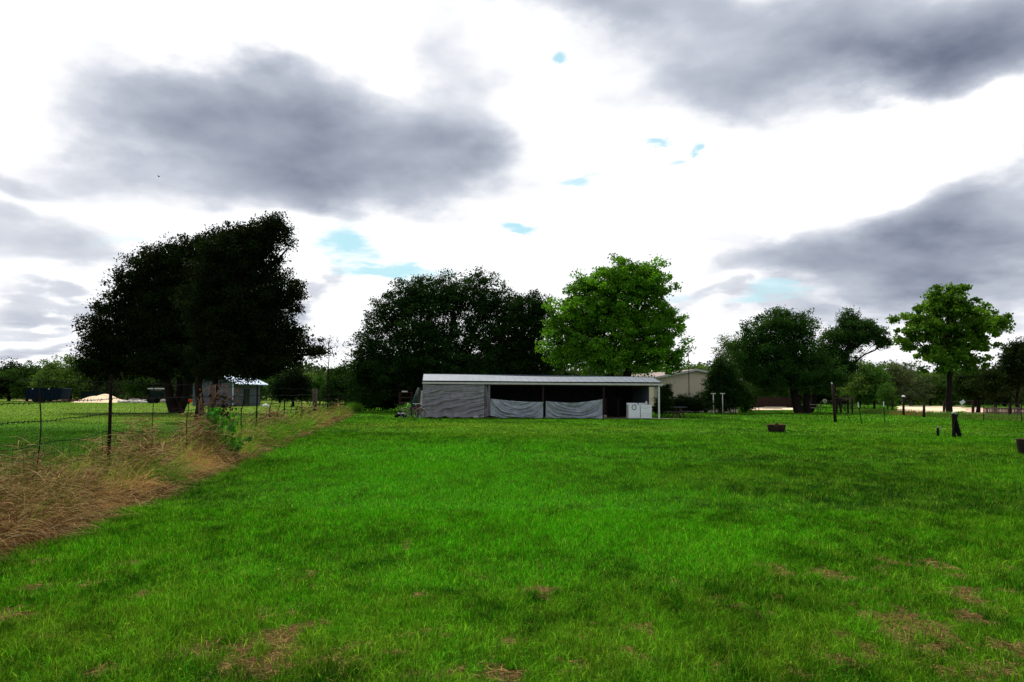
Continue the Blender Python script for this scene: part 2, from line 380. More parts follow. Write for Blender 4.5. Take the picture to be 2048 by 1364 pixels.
# ------------------------------------------------------------------ ground sheet
def build_ground():
    xs = np.concatenate([-np.geomspace(900, 31, 26), np.arange(-30, 30.01, .2), np.geomspace(31, 900, 26)])
    ys = np.concatenate([[-300, -120, -50, -20, -8], np.arange(0, 26, .16), np.arange(26, 60, .4), np.arange(60, 140, 2.), np.geomspace(141, 1600, 16)])
    X, Y = np.meshgrid(xs, ys, indexing='ij'); nx, ny = X.shape
    x = X.ravel(); y = Y.ravel(); V = np.stack([x, y, np.zeros_like(x)], 1)
    a = (np.arange(nx - 1)[:, None] * ny + np.arange(ny - 1)[None, :]).ravel()
    Fc = np.stack([a, a + ny, a + ny + 1, a + 1], 1).astype(np.int32)
    me = bpy.data.meshes.new('ground'); me.vertices.add(len(V)); me.vertices.foreach_set('co', V.astype(np.float32).ravel())
    me.loops.add(Fc.size); me.loops.foreach_set('vertex_index', Fc.ravel()); me.polygons.add(len(Fc)); me.polygons.foreach_set('loop_start', (np.arange(len(Fc)) * 4).astype(np.int32))
    me.update(calc_edges=True)
    c, dead = lawn(x, y); soil = np.array([.15, .088, .045])
    off = fence_off(x, y)
    strip = np.clip(1 - np.abs(off - .25) / .85, 0, 1) * 3 * (y < 58); strip = np.clip(strip, 0, 1)
    w = np.maximum(dead, strip)[:, None]
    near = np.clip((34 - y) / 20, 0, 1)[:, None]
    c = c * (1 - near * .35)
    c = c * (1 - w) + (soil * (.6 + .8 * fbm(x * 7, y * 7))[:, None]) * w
    # brown soil under the trees, with the oaks' cast shadow painted in
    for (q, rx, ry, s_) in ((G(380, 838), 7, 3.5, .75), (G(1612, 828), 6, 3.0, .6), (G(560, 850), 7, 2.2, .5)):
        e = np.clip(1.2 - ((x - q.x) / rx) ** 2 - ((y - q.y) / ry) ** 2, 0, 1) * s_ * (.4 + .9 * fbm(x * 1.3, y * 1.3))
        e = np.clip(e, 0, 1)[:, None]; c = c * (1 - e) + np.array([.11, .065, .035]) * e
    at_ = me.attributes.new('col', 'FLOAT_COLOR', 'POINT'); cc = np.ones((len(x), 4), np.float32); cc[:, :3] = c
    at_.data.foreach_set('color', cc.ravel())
    M = bpy.data.materials.new('lawn_soil'); M.use_nodes = True; k = N(M.node_tree); b = M.node_tree.nodes['Principled BSDF']
    a_ = k.new('ShaderNodeAttribute'); a_.attribute_name = 'col'
    tc = k.new('ShaderNodeTexCoord'); nz = k.noise(tc.outputs['Object'], 5, 8, .7); nz2 = k.noise(k.vm('MULTIPLY', tc.outputs['Object'], (.25, 1, 1)), .9, 6, .65)
    f = k.math('MULTIPLY', k.mr(nz.outputs[0], .3, .7, .6, 1.35), k.mr(nz2.outputs[0], .3, .7, .65, 1.3))
    cb = k.new('ShaderNodeCombineColor'); [k.lk(f, cb.inputs[i]) for i in range(3)]
    k.lk(k.mix(1.0, a_.outputs['Color'], cb.outputs[0], 'MULTIPLY'), b.inputs['Base Color'])
    b.inputs['Roughness'].default_value = 1; b.inputs['Specular IOR Level'].default_value = 0.03
    bn = k.new('ShaderNodeBump'); bn.inputs['Strength'].default_value = .9; bn.inputs['Distance'].default_value = .06
    k.lk(k.noise(tc.outputs['Object'], 14, 6, .7).outputs[0], bn.inputs['Height']); k.lk(bn.outputs[0], b.inputs['Normal'])
    me.materials.append(M)
    o = bpy.data.objects.new('ground', me); col.objects.link(o); o['kind'] = 'structure'
build_ground()

def sheet(name, pts, material, z=.004, wob=.0, n=40):
    """irregular flat sheet from a closed outline"""
    out = []
    m_ = len(pts)
    for i in range(m_):
        a = Vector(pts[i]); b = Vector(pts[(i + 1) % m_])
        for j in range(n // m_ + 1):
            t = j / (n // m_ + 1); p = a.lerp(b, t); out.append(Vector((p.x + rnd.uniform(-wob, wob), p.y + rnd.uniform(-wob, wob) * 2, z)))
    o = MB().poly(out).build(name, material); o['kind'] = 'structure'; return o
sheet('dirt_yard', [G(1500, 820), G(1592, 819.5), G(1592, 814.5), G(1508, 815)], M_sand, .005, .3)
sheet('gravel_road', [G(1790, 826), G(1900, 824.5), G(1930, 821), G(1930, 812), G(1800, 811)], M_sand, .006, .4)
sheet('dirt_road', [G(1930, 828), G(2200, 830), G(2200, 816), G(1930, 815.5)], mat('pink_dirt', (.72, .50, .38), (.5, .33, .24), 1, .95, .1), .005, .4)
sheet('bare_dirt', [G(20, 803.5), G(420, 803), G(420, 799), G(60, 797)], mat('red_brown_dirt', (.36, .23, .13), (.14, .16, .05), .3, .95, .1), .005, .6)

# ------------------------------------------------------------------ grass blades
def blades(x, y, h, w, c, lean, segs, name, material, zbase=None, parent=None):
    n = len(x); th = RNG.uniform(0, 2 * np.pi, n); dx = np.cos(th); dy = np.sin(th)
    ld = RNG.uniform(0, 2 * np.pi, n); lx = np.cos(ld) * lean + .1 * lean; ly = np.sin(ld) * lean
    z0 = np.zeros(n) if zbase is None else zbase
    P = lambda t: np.stack([x + lx * h * t * t, y + ly * h * t * t, z0 + h * t * (1 - .35 * lean * t)], 1)
    S = lambda t: np.stack([dx * w * t / 2, dy * w * t / 2, np.zeros(n)], 1)
    if segs == 1:
        V = np.stack([P(0) - S(1), P(0) + S(1), P(1)], 1); faces = [(0, 1, 2)]
    else:
        V = np.stack([P(0) - S(1), P(0) + S(1), P(.5) + S(.8), P(.5) - S(.8), P(1)], 1); faces = [(0, 1, 2, 3), (3, 2, 4)]
    return npmesh(name, V, faces, None, c, material, parent)
def mess(c, amt):
    n = len(c); b = RNG.lognormal(0, amt, n)[:, None]; return np.clip(c * b * (1 + RNG.normal(0, .12, (n, 3)) * np.array([1.5, .5, .5])), .002, .7)
def build_grass():
    bands = [(3.4, 6.5, 6500, .062, .0046, 2), (6.5, 11, 3400, .066, .006, 2), (11, 19, 1200, .072, .009, 1), (19, 32, 420, .08, .015, 1), (32, 52, 110, .075, .028, 1), (52, 120, 22, .08, .06, 1)]
    for i, (d1, d2, rho, h, w, sg) in enumerate(bands):
        hw = .70
        n = int(rho * hw * (d2 * d2 - d1 * d1))
        y = np.sqrt(RNG.uniform(d1 * d1, d2 * d2, n)); x = RNG.uniform(-hw, hw, n) * y
        c, dead = lawn(x, y); off = fence_off(x, y)
        keep = (RNG.random(n) > dead * .80) & ~((off > -.3) & (off < .72) & (y < 56))
        qx = 1024 + F * x / y; keep &= ~((qx > 1775) & (y > 78) & (y < 135)) & ~((qx > 1500) & (qx < 1592) & (y > 84))
        keep &= ~((y > 51.0) & (y < 56.5) & (x > -6.2) & (x < 10.2) & (x - (y - 51) * 8 < 12))
        x, y, c, dead = x[keep], y[keep], c[keep], dead[keep]; n = len(x)
        # tall and short patches
        hh = h * (.55 + .9 * fbm(x * .8 + 5, y * .8)) * RNG.uniform(.6, 1.35, n)
        off = off[keep]; hh = np.where(off < -.3, hh * .8, hh)
        c = mess(c, .55); yy = RNG.random(n) < np.where(y < 22, .09, .03); c[yy] = c[yy] * .5 + np.array([.26, .30, .045]) * RNG.uniform(.4, 1.1, (yy.sum(), 1))
        o = blades(x, y, hh, w * RNG.uniform(.7, 1.3, n), c, RNG.uniform(.2, 1.5, n) ** 1.3, sg, 'lawn_grass', M_grass)
        tag(o, None, None, None, 'stuff'); o['label'] = 'short green lawn grass covering the ground'
    # flat dead straw in the bare patches
    n = 240000; y = np.sqrt(RNG.uniform(3.6 ** 2, 12.5 ** 2, n)); x = RNG.uniform(-.68, .68, n) * y
    c, dead = lawn(x, y); k_ = RNG.random(n) < dead; x, y = x[k_], y[k_]; n = len(x)
    c = np.array([.40, .24, .10]) * RNG.uniform(.2, 1.4, (n, 1))
    o = long_blades(x, y, RNG.uniform(0, .015, n), RNG.uniform(.04, .13, n), .005, c, flat=.12, name='dead_grass')
    o['kind'] = 'stuff'; o['label'] = 'flat straw-brown dead grass lying in bare patches'
def long_blades(x, y, z, L_, w, c, flat=.8, name='dry_grass', material=None, bend=1.2, bias=(0, 0), segs=5, droop=1.0, curl_=.25):
    n = len(x); th = RNG.uniform(0, 2 * np.pi, n); el = np.clip(RNG.normal(flat, .3, n), -.1, 1.5)
    d = np.stack([np.cos(th) * np.cos(el) + bias[0], np.sin(th) * np.cos(el) + bias[1], np.sin(el)], 1)
    d /= np.linalg.norm(d, axis=1)[:, None]
    p = np.stack([x, y, z], 1); ws = np.stack([-d[:, 1], d[:, 0], np.zeros(n)], 1); ws /= (np.linalg.norm(ws, axis=1)[:, None] + 1e-6)
    # turn the blade's width partly upright so that it shows from the side
    up_ = np.cross(d, ws); a = RNG.uniform(0, np.pi, n)[:, None]; ws = ws * np.cos(a) + up_ * np.sin(a)
    step = (L_ / segs)[:, None] if hasattr(L_, '__len__') else L_ / segs
    curl = RNG.normal(0, curl_, (n, 1)) * bend; side = np.stack([-d[:, 1], d[:, 0], np.zeros(n)], 1)
    VV = []
    for i in range(segs + 1):
        q = ws * (w * .5 * (1 - .75 * i / segs)); VV += [p - q, p + q]
        d = d + np.array([0, 0, -1.0]) * (.28 * bend * droop) * (i / segs + .3) + side * curl * .4; d /= np.linalg.norm(d, axis=1)[:, None]
        p = p + d * step; p[:, 2] = np.maximum(p[:, 2], .012)
    V = np.stack(VV, 1); faces = [(2 * i, 2 * i + 1, 2 * i + 3, 2 * i + 2) for i in range(segs)]
    return npmesh(name, V, faces, None, c, material or M_straw)
build_grass()

def strip_pts(n, d1, d2, o1, o2, power=1.0):
    dy = d1 + (d2 - d1) * RNG.random(n) ** power; off = RNG.uniform(o1, o2, n)
    t = (dy - FP0.y) / FDIR.y
    return FP0.x + FDIR.x * t + FN.x * off, FP0.y + FDIR.y * t + FN.y * off, dy, off
def clump_grass(n, d1, d2, o1, o2, per, w, c, Lr, flat, name, label, material, rad=.13, bend=1.0, bias=(.3, 0), gate=None, power=1.0, curl_=.25):
    x, y, dy, off = strip_pts(n, d1, d2, o1, o2, power)
    if gate is not None:
        k_ = gate(dy, off); x, y, dy, off = x[k_], y[k_], dy[k_], off[k_]
    n = len(x); k_ = np.repeat(np.arange(n), per); m_ = n * per; tone = RNG.uniform(.25, 1.35, n)[k_]; sc = RNG.uniform(.6, 1.25, n)[k_]
    X = x[k_] + RNG.normal(0, rad, m_); Y = y[k_] + RNG.normal(0, rad, m_)
    hue = RNG.random((n, 1))[k_] * .7 + RNG.random((m_, 1)) * .3
    cc = (np.array(c[0]) + (np.array(c[1]) - np.array(c[0])) * hue) * (tone * RNG.uniform(.6, 1.3, m_))[:, None]
    o = long_blades(X, Y, np.zeros(m_), RNG.uniform(Lr[0], Lr[1], m_) * sc, w, cc, flat=flat, name=name, bend=bend, bias=bias, material=material, segs=6, curl_=curl_)
    o['kind'] = 'stuff'; o['label'] = label
SB = [(4.5, 11, .0055), (11, 20, .008), (20, 34, .013), (34, 58, .022)]
def build_strip():
    gfun = lambda dy, off: fbm(dy * .45 + 7, off * .9 + 2, 3)          # high where green wins
    def straw_gate(dy, off):
        mid = np.exp(-((dy - 28) / 7) ** 2)                            # the lime-green stretch
        return RNG.random(len(dy)) < np.clip(1.1 - 6 * np.clip(gfun(dy, off) - .52, 0, 1) - mid * .75, .06, 1)
    def green_gate(dy, off):
        mid = np.exp(-((dy - 28) / 8) ** 2); back = np.clip((-.05 - off) / .5, 0, 1)
        return RNG.random(len(dy)) < np.clip(back * .5 + mid * 1.2 + (gfun(dy, off) - .53) * 4, .03, 1) * np.where(dy > 40, .35, 1)
    S1 = 'tangled straw-coloured dry grass along the wire fence'; S2 = 'tall yellow-green grass growing through the wire fence'
    # low matted layer of fallen straw
    for (n, (d1, d2, w)) in zip((26000, 22000, 16000, 9000), SB):
        x, y, dy, off = strip_pts(n, d1, d2, -.3, 1.05)
        off2 = off + (fbm(dy * 1.6, off * 0 + 4, 3) - .5) * .7; k_ = off2 < .85; x, y, dy, off = x[k_], y[k_], dy[k_], off[k_]; n = len(x)
        mound = np.clip(1 - ((off - .05) / .85) ** 2, .0, 1) * (.02 + 2.6 * np.clip(fbm(dy * 1.25, off * 1.5 + 3, 3) - .34, 0, 1))
        z = RNG.random(n) * mound
        c = np.array([.55, .365, .165]) * RNG.uniform(.08, 1.1, (n, 1)) * (z / (mound + .05) * .0 + .35 + 1.2 * fbm(dy * 1.7 + 20, off * 2.2, 3))[:, None]
        gold = RNG.random(n) < .18; c[gold] = np.array([.62, .44, .22]) * RNG.uniform(.6, 1.1, (gold.sum(), 1))
        rust = RNG.random(n) < .3; c[rust] = np.array([.16, .065, .03]) * RNG.uniform(.4, 1.2, (rust.sum(), 1))
        o = long_blades(x, y, z, RNG.uniform(.15, .5, n), w * 1.25, c, flat=.4, name='dry_grass', bend=1.0, curl_=.5); o['kind'] = 'stuff'; o['label'] = S1
    # arching tufts of straw, then of green
    st = ((.24, .12, .04), (.82, .53, .19)); gr = ((.05, .20, .010), (.24, .52, .030)); pale = ((.12, .25, .03), (.40, .42, .09))
    for (n, per, (d1, d2, w)) in zip((330, 420, 420, 420), (130, 100, 60, 36), SB):
        clump_grass(n, d1, d2, -.40, .55, per, w, st, (.28, .78), .85, 'dry_grass', S1, M_straw, .10, 1.5, (.08, 0), straw_gate, curl_=.5)
    for (n, per, (d1, d2, w)) in zip((200, 300, 480, 420), (70, 60, 46, 32), SB):
        clump_grass(n, d1, d2, -.9, .6, per, w, gr, (.35, .85), 1.15, 'tall_green_grass', S2, M_grass, .16, 1.0, (.35, 0), green_gate)
    for (n, per, (d1, d2, w)) in zip((50, 80, 160, 160), (16, 16, 16, 12), SB):
        clump_grass(n, d1, d2, -1.0, .5, per, w, pale, (.55, 1.05), 1.25, 'seeding_grass', 'thin seeding grass stalks leaning right over the wire fence', M_grass, .2, .75, (.45, 0), None)
    # weeds at the foot of the far right fence
    a = G(1740, 826); b = G(2120, 846); n = 9000; t = RNG.random(n)
    x = a.x + (b.x - a.x) * t + RNG.normal(0, .5, n); y = a.y + (b.y - a.y) * t + RNG.normal(.8, 1.6, n)
    c = np.array([.14, .22, .05]) * RNG.uniform(.5, 1.3, (n, 1)); br = (fbm(x * .5, y * .3) > .5) & (1024 + F * x / y < 1850) & (1024 + F * x / y > 1775) | (RNG.random(n) < .05); c[br] = np.array([.34, .22, .10]) * RNG.uniform(.5, 1.2, (br.sum(), 1))
    o = long_blades(x, y, np.zeros(n), RNG.uniform(.15, .5, n), .035, c, flat=1.2, name='fence_weeds', bend=.6, material=M_grass, segs=3)
    o['kind'] = 'stuff'; o['label'] = 'unmown weeds along the foot of the far right wire fence'
build_strip()

# ------------------------------------------------------------------ left wire fence
def build_fence():
    t = thing('wire_fence', 'rusty barbed wire and woven mesh fence running away beside the straw grass', 'fence', fpt(5))
    def tpost(p, h, lean=0.0, mat_=M_rust, name='metal_post'):
        m_ = MB(); top = Vector((p.x + lean * h, p.y, h))
        m_.beam(p + Vector((0, 0, -.2)), top, .055, .012); m_.beam(p + Vector((0, .022, -.2)), top + Vector((0, .022, 0)), .012, .045)
        for i in range(int(h / .08)):
            q = p.lerp(top, (i + .5) / (h / .08)); m_.box(q + Vector((0, -.012, 0)), (.03, .018, .02))
        m_.build(name, mat_, t)
    def T(dy, h, lean=0.0): tpost(fpt(dy), h, lean)
    T(7.0, 1.9, .0); T(12.75, 1.86, -.01); T(25.3, 1.83, 0.0); T(31, 1.23, .01); T(36.3, 1.29, 0)
    T(45.7, 1.6, 0.0); T(50, 1.58, 0.01); T(54.5, 1.5, 0); T(58, 1.5, 0); T(62, 1.4, 0)
    def wpost(dy, h, r_, lean=0):
        p = fpt(dy); MB().tube([p + Vector((0, 0, -.2)), p + Vector((lean / 2, 0, h * .5)), p + Vector((lean, 0, h))], [r_, r_ * .96, r_ * .9], 9).build('wooden_post', M_wood, t, True)
    wpost(41.9, 1.79, .13, -.05); wpost(19.3, 1.75, .09, .03)
    for dy, h, ln in ((10.35, 1.74, -.05), (14.9, 1.68, .0), (17.2, 1.4, .04), (22.9, 1.4, .05), (27.6, 1.35, .08), (29.4, 1.2, .08), (32.8, 1.3, .12), (34.4, 1.2, .1), (39, 1.25, .1)):
        p = fpt(dy); pts = [p + Vector((ln * math.sin(i * .9) * .5 + ln * i / 8, 0, .05 + (h - .05) * i / 8)) for i in range(9)]
        MB().tube(pts, .0085 if dy < 20 else .014, 5).build('wire_stay', M_wire, t)
    posts = [3.0, 7.0, 12.75, 19.3, 25.3, 31, 36.3, 41.9, 50, 58, 62]
    def wire(h, sag, r_, seed, barbs=True, name='barbed_wire'):
        rr = random.Random(seed); m_ = MB(); pts = []
        for a, b in zip(posts, posts[1:]):
            s_ = sag * rr.uniform(.4, 1.5); nseg = 14
            for i in range(nseg):
                u = i / nseg; dy = a + (b - a) * u
                pts.append(fpt(dy, .02, h - s_ * 4 * u * (1 - u) + rr.uniform(-.012, .012)))
        for i in range(0, len(pts) - 1, 14):
            seg = pts[i:i + 15]; rad = r_ * max(1, seg[0].y / 16)
            m_.tube(seg, rad, 4, cap=False)
        if barbs:
            dy = 5.0
            while dy < 26:
                u = 0
                for a, b in zip(posts, posts[1:]):
                    if a <= dy < b: break
                # nearest point on the polyline
                k_ = min(range(len(pts) - 1), key=lambda q: abs(pts[q].y - fpt(dy).y)); a_ = pts[k_]; b_ = pts[k_ + 1] if pts[k_].y < fpt(dy).y else pts[max(k_ - 1, 0)]
                f = 0 if abs(b_.y - a_.y) < 1e-6 else (fpt(dy).y - a_.y) / (b_.y - a_.y); p = a_.lerp(b_, max(0, min(1, f)))
                for q in range(2):
                    an = rr.uniform(0, 3.14); v = Vector((math.cos(an) * .022, .006, math.sin(an) * .022)); m_.tube([p - v, p + v], r_ * .7, 3)
                dy += .13
        m_.build(name, M_wire, t)
    wire(1.75, .02, .0036, 1); wire(1.49, .03, .0055, 2); wire(1.24, .05, .0055, 3)
    # woven mesh: one object
    m_ = MB(); rr = random.Random(5)
    def zt(dy):
        for a, b in zip(posts, posts[1:]):
            if a <= dy <= b:
                u = (dy - a) / (b - a); sag = .10 + .05 * math.sin(a * 7); return -sag * 4 * u * (1 - u) + .02 * math.sin(dy * 3.1)
        return 0
    for lv in (.96, .80, .64, .48, .32, .16):
        pts = [fpt(dy, .03 + .02 * math.sin(dy * 2 + lv * 5), max(.03, lv + zt(dy) * (lv / .96))) for dy in np.arange(3.0, 60, .35)]
        for i in range(0, len(pts) - 1, 12):
            seg = pts[i:i + 13]; m_.tube(seg, (.0055 if lv > .9 else .0033) * max(1, seg[0].y / 14), 4, cap=False)
    dy = 3.1
    while dy < 58:
        top = .96 + zt(dy); q = [fpt(dy + rr.uniform(-.03, .03), .03 + rr.uniform(-.02, .02), top * (1 - i / 6)) for i in range(7)]
        m_.tube(q, .0024 * max(1, dy / 13), 3, cap=False); dy += .28
    m_.build('woven_mesh', M_wire, t)
build_fence()

# ------------------------------------------------------------------ foliage
def leaf_quads(P, size, colr, name, parent, material=None, droop=0.0, aspect=.55):
    n = len(P); d = RNG.normal(0, 1, (n, 3)); d[:, 2] -= droop; d /= np.linalg.norm(d, axis=1)[:, None]
    e = RNG.normal(0, 1, (n, 3)); e -= d * (e * d).sum(1)[:, None]; e /= np.linalg.norm(e, axis=1)[:, None]
    s = (size * RNG.uniform(.6, 1.35, n))[:, None]
    nrm = np.cross(d, e)
    V = np.stack([P - d * s * .5, P + e * s * aspect * .5 + nrm * s * .08 - d * s * .05, P + d * s * .5, P - e * s * aspect * .5 + nrm * s * .08 - d * s * .05], 1)
    return npmesh(name, V, [(0, 1, 2, 3)], None, colr, material or M_leaf, parent)
def crown_clumps(blobs, n, rng, rough=.28, core=.42):
    """blobs: (center, radii, density). returns clump centres"""
    w = np.array([(b[1][0] * b[1][1] * b[1][2]) ** (2 / 3) * b[2] for b in blobs]); w /= w.sum()
    idx = rng.choice(len(blobs), n, p=w)
    d = rng.normal(0, 1, (n, 3)); d /= np.linalg.norm(d, axis=1)[:, None]
    r_ = rng.random(n) ** core
    ph = rng.random(3) * 9
    bump = 1 + rough * (np.sin(d[:, 0] * 6 + ph[0] + idx) * np.cos(d[:, 2] * 5 + ph[1]) + .5 * np.sin(d[:, 1] * 9 + d[:, 2] * 7 + ph[2]))
    c = np.array([list(b[0]) for b in blobs])[idx]; rad = np.array([list(b[1]) for b in blobs])[idx]
    return c + d * rad * (r_ * bump)[:, None], idx
def px_blobs(lst, d, depth=.85, squeeze=1.0):
    out = []
    for q in lst:
        px, py, rx, ry = q[:4]; dens = q[4] if len(q) > 4 else 1.0; dd = d + (q[5] if len(q) > 5 else 0)
        c = at(px, py, dd); sx = rx * dd / F; sz = ry * dd / F
        out.append((c, (sx, max(sx, sz) * depth, sz), dens))
    return out
def limb(m_, a, b, ra, rb, rng, wig=.12, n=7):
    a = Vector(a); b = Vector(b); L_ = (b - a).length; pts = []
    off = Vector((rng.uniform(-1, 1), rng.uniform(-1, 1), rng.uniform(.0, 1))) * wig * L_
    for i in range(n + 1):
        t = i / n; p = a.lerp(b, t) + off * math.sin(math.pi * t) + Vector((rng.uniform(-1, 1), rng.uniform(-1, 1), rng.uniform(-1, 1))) * .025 * L_ * (0 if i in (0, n) else 1)
        pts.append(p)
    m_.tube(pts, [ra + (rb - ra) * (i / n) ** .8 for i in range(n + 1)], 7, cap=False); return pts
def make_tree(name, label, cat, base, blobs, nclump, per, leaf, c1, c2, seed, trunk_r=.35, stems=None, clump=.6, group=None, bark=None, fork=.5, trunk_name='trunk', crown_name='crown', twigs=4, core=.42, flatz=.65, rough=.28, sparse=0, droop=0, aspect=.55, lmat=None):
    rng = np.random.default_rng(seed); rr = random.Random(seed)
    t = thing(name, label, cat, base, group)
    K, idx = crown_clumps(blobs, nclump, rng, rough, core)
    K[:, 2] = np.maximum(K[:, 2], .25)
    # trunk and limbs
    m_ = MB(); base = Vector(base); cen = sum((Vector(b[0]) for b in blobs), Vector()) / len(blobs)
    low = min(b[0][2] - b[1][2] * .3 for b in blobs)
    stems = stems or [(0, 0, 1.0)]
    forks = []
    for (ox, oy, s_, *tx) in stems:
        b0 = base + Vector((ox, oy, -.15)); hgt = max(.4, low * fork)
        top = b0 + Vector((((cen.x - b0.x) * .18 + ox * .5) if not tx else tx[0], (cen.y - b0.y) * .2, hgt + .15))
        r_ = trunk_r * s_
        pts = [b0, b0 + Vector((0, 0, .15)), b0.lerp(top, .35) + Vector((rr.uniform(-.1, .1), 0, 0)), b0.lerp(top, .7) + Vector((rr.uniform(-.1, .1), 0, 0)), top]
        m_.tube(pts, [r_ * 1.35, r_ * 1.12, r_ * .98, r_ * .85, r_ * .8], 10, cap=False); forks.append((top, r_ * .8))
    for i, b in enumerate(blobs):
        fp, fr = min(forks, key=lambda q: (q[0] - Vector(b[0])).length)
        bc = Vector(b[0]); pts = limb(m_, fp, bc, fr * .62, .045 * (1 + trunk_r), rr, .10)
        sel = np.where(idx == i)[0]
        for j in sel[:max(3, int(len(sel) / twigs))]:
            s_ = pts[rr.randint(2, len(pts) - 1)]; limb(m_, s_, K[j], .035 * (.6 + trunk_r), .010, rr, .10, 4)
    m_.build(trunk_name, bark or M_bark, t, True)
    # leaves
    n = nclump * per; ci = np.repeat(np.arange(nclump), per)
    cr = clump * rng.uniform(.55, 1.3, nclump)[ci]
    g = np.clip(rng.normal(0, .5, (n, 3)), -.95, .95); g[:, 2] *= flatz
    P = K[ci] + g * cr[:, None]
    P[:, 2] = np.maximum(P[:, 2], .05)
    v = rng.random(nclump)[ci] * .65 + rng.random(n) * .35
    colr = np.array(c1) + (np.array(c2) - np.array(c1)) * v[:, None]; colr *= rng.uniform(.75, 1.25, (n, 1))
    leaf_quads(P, leaf, colr, crown_name, t, lmat, droop=droop, aspect=aspect)
    return t

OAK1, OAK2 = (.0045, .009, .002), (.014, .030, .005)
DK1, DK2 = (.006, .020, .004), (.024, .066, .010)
BR1, BR2 = (.018, .075, .004), (.160, .410, .018)
MD1, MD2 = (.018, .050, .008), (.055, .130, .020)

# the two dark trees beyond the fence on the left
bA = G(352, 826)
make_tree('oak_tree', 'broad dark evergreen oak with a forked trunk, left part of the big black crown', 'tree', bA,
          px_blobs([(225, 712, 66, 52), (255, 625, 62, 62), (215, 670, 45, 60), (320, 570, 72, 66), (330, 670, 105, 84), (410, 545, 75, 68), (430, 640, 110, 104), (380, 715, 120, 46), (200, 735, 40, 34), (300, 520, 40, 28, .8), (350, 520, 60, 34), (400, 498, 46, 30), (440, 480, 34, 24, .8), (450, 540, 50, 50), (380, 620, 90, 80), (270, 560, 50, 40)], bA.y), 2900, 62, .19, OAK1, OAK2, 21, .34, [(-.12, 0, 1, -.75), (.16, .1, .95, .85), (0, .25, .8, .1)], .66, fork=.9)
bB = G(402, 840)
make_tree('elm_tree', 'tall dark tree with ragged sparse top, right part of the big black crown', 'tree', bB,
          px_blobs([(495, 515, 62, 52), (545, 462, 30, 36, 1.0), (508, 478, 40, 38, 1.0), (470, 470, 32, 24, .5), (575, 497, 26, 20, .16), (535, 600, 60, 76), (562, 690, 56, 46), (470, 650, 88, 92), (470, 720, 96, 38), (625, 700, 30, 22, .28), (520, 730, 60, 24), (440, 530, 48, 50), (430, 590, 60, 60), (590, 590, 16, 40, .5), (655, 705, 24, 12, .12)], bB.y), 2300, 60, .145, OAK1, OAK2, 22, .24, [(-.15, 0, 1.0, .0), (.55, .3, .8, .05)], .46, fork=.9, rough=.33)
bC = gx(585, 88)
make_tree('small_oak_tree', 'small rounded dark tree with low crown right of the grey barn', 'tree', bC, px_blobs([(585, 765, 32, 30), (565, 782, 22, 18), (605, 778, 20, 20)], bC.y), 260, 45, .22, OAK1, DK1, 23, .18, clump=.7)
# dead slender sapling standing in the fence line
def sapling():
    p = gx(657, 47); t = thing('dead_sapling', 'thin bare dead sapling rising above the fence line against the sky', 'tree', p)
    rr = random.Random(4); m_ = MB(); top = at(657, 680, 47)
    pts = [p + (top - p) * (i / 8) + Vector((rr.uniform(-.04, .04), 0, 0)) for i in range(9)]
    m_.tube(pts, [.05 - .004 * i for i in range(9)], 6)
    for i in range(16):
        s_ = p + (top - p) * rr.uniform(.5, .98); a = rr.choice((-1, 1)); e = s_ + Vector((a * rr.uniform(.15, .5), rr.uniform(-.3, .3), rr.uniform(.1, .6)))
        limb(m_, s_, e, .016, .006, rr, .15, 4)
    m_.build('trunk', M_bark, t)
    K = np.array([list(p + (top - p) * rr.uniform(.75, 1) + Vector((rr.uniform(-.5, .6), rr.uniform(-.4, .4), rr.uniform(-.2, .3)))) for _ in range(150)])
    leaf_quads(K, .1, np.tile([.03, .04, .012], (150, 1)), 'leaves', t)
sapling()

# trees behind the shed
make_tree('shade_tree', 'large dark green tree behind the left end of the open shed', 'tree', gx(862, 66),
          px_blobs([(868, 600, 60, 48), (790, 640, 58, 62), (745, 700, 42, 62), (820, 600, 45, 40), (925, 595, 62, 48), (985, 610, 52, 46), (860, 680, 95, 60), (960, 670, 70, 45, .55), (800, 735, 100, 40), (920, 730, 110, 36, .9), (1015, 640, 30, 30, .6), (740, 765, 48, 48), (960, 560, 30, 18, .5), (840, 565, 30, 18, .5)], 66), 2500, 48, .175, DK1, DK2, 31, .4, [(-.8, 0, .8), (0, 0, 1), (.9, .4, .8)], .55, fork=.8, rough=.35)
make_tree('shade_tree', 'shorter dark tree squeezed between the large dark tree and the bright green one', 'tree', gx(1040, 68),
          px_blobs([(1045, 660, 62, 62), (1005, 715, 60, 46), (1075, 615, 34, 28), (1060, 730, 60, 32), (1030, 620, 28, 28)], 68), 950, 50, .18, DK1, DK2, 32, .3, clump=.55)
make_tree('maple_tree', 'bright yellow-green leafy tree towering behind the right half of the shed', 'tree', gx(1238, 62),
          px_blobs([(1255, 560, 62, 38), (1195, 590, 66, 48), (1300, 580, 45, 48), (1150, 640, 54, 60), (1230, 640, 80, 62), (1315, 650, 55, 55), (1355, 640, 26, 24, .6), (1130, 700, 48, 44), (1210, 710, 90, 40), (1310, 705, 60, 44), (1170, 575, 30, 20, .6), (1290, 540, 26, 18, .8), (1230, 545, 28, 16, .6), (1110, 640, 20, 40, .5), (1345, 715, 26, 26, .8)], 62), 1450, 62, .18, BR1, BR2, 33, .42, [(-.5, 0, .7), (.5, 0, 1)], .50, fork=.8, rough=.32, aspect=.75, flatz=.6, lmat=M_leafb)
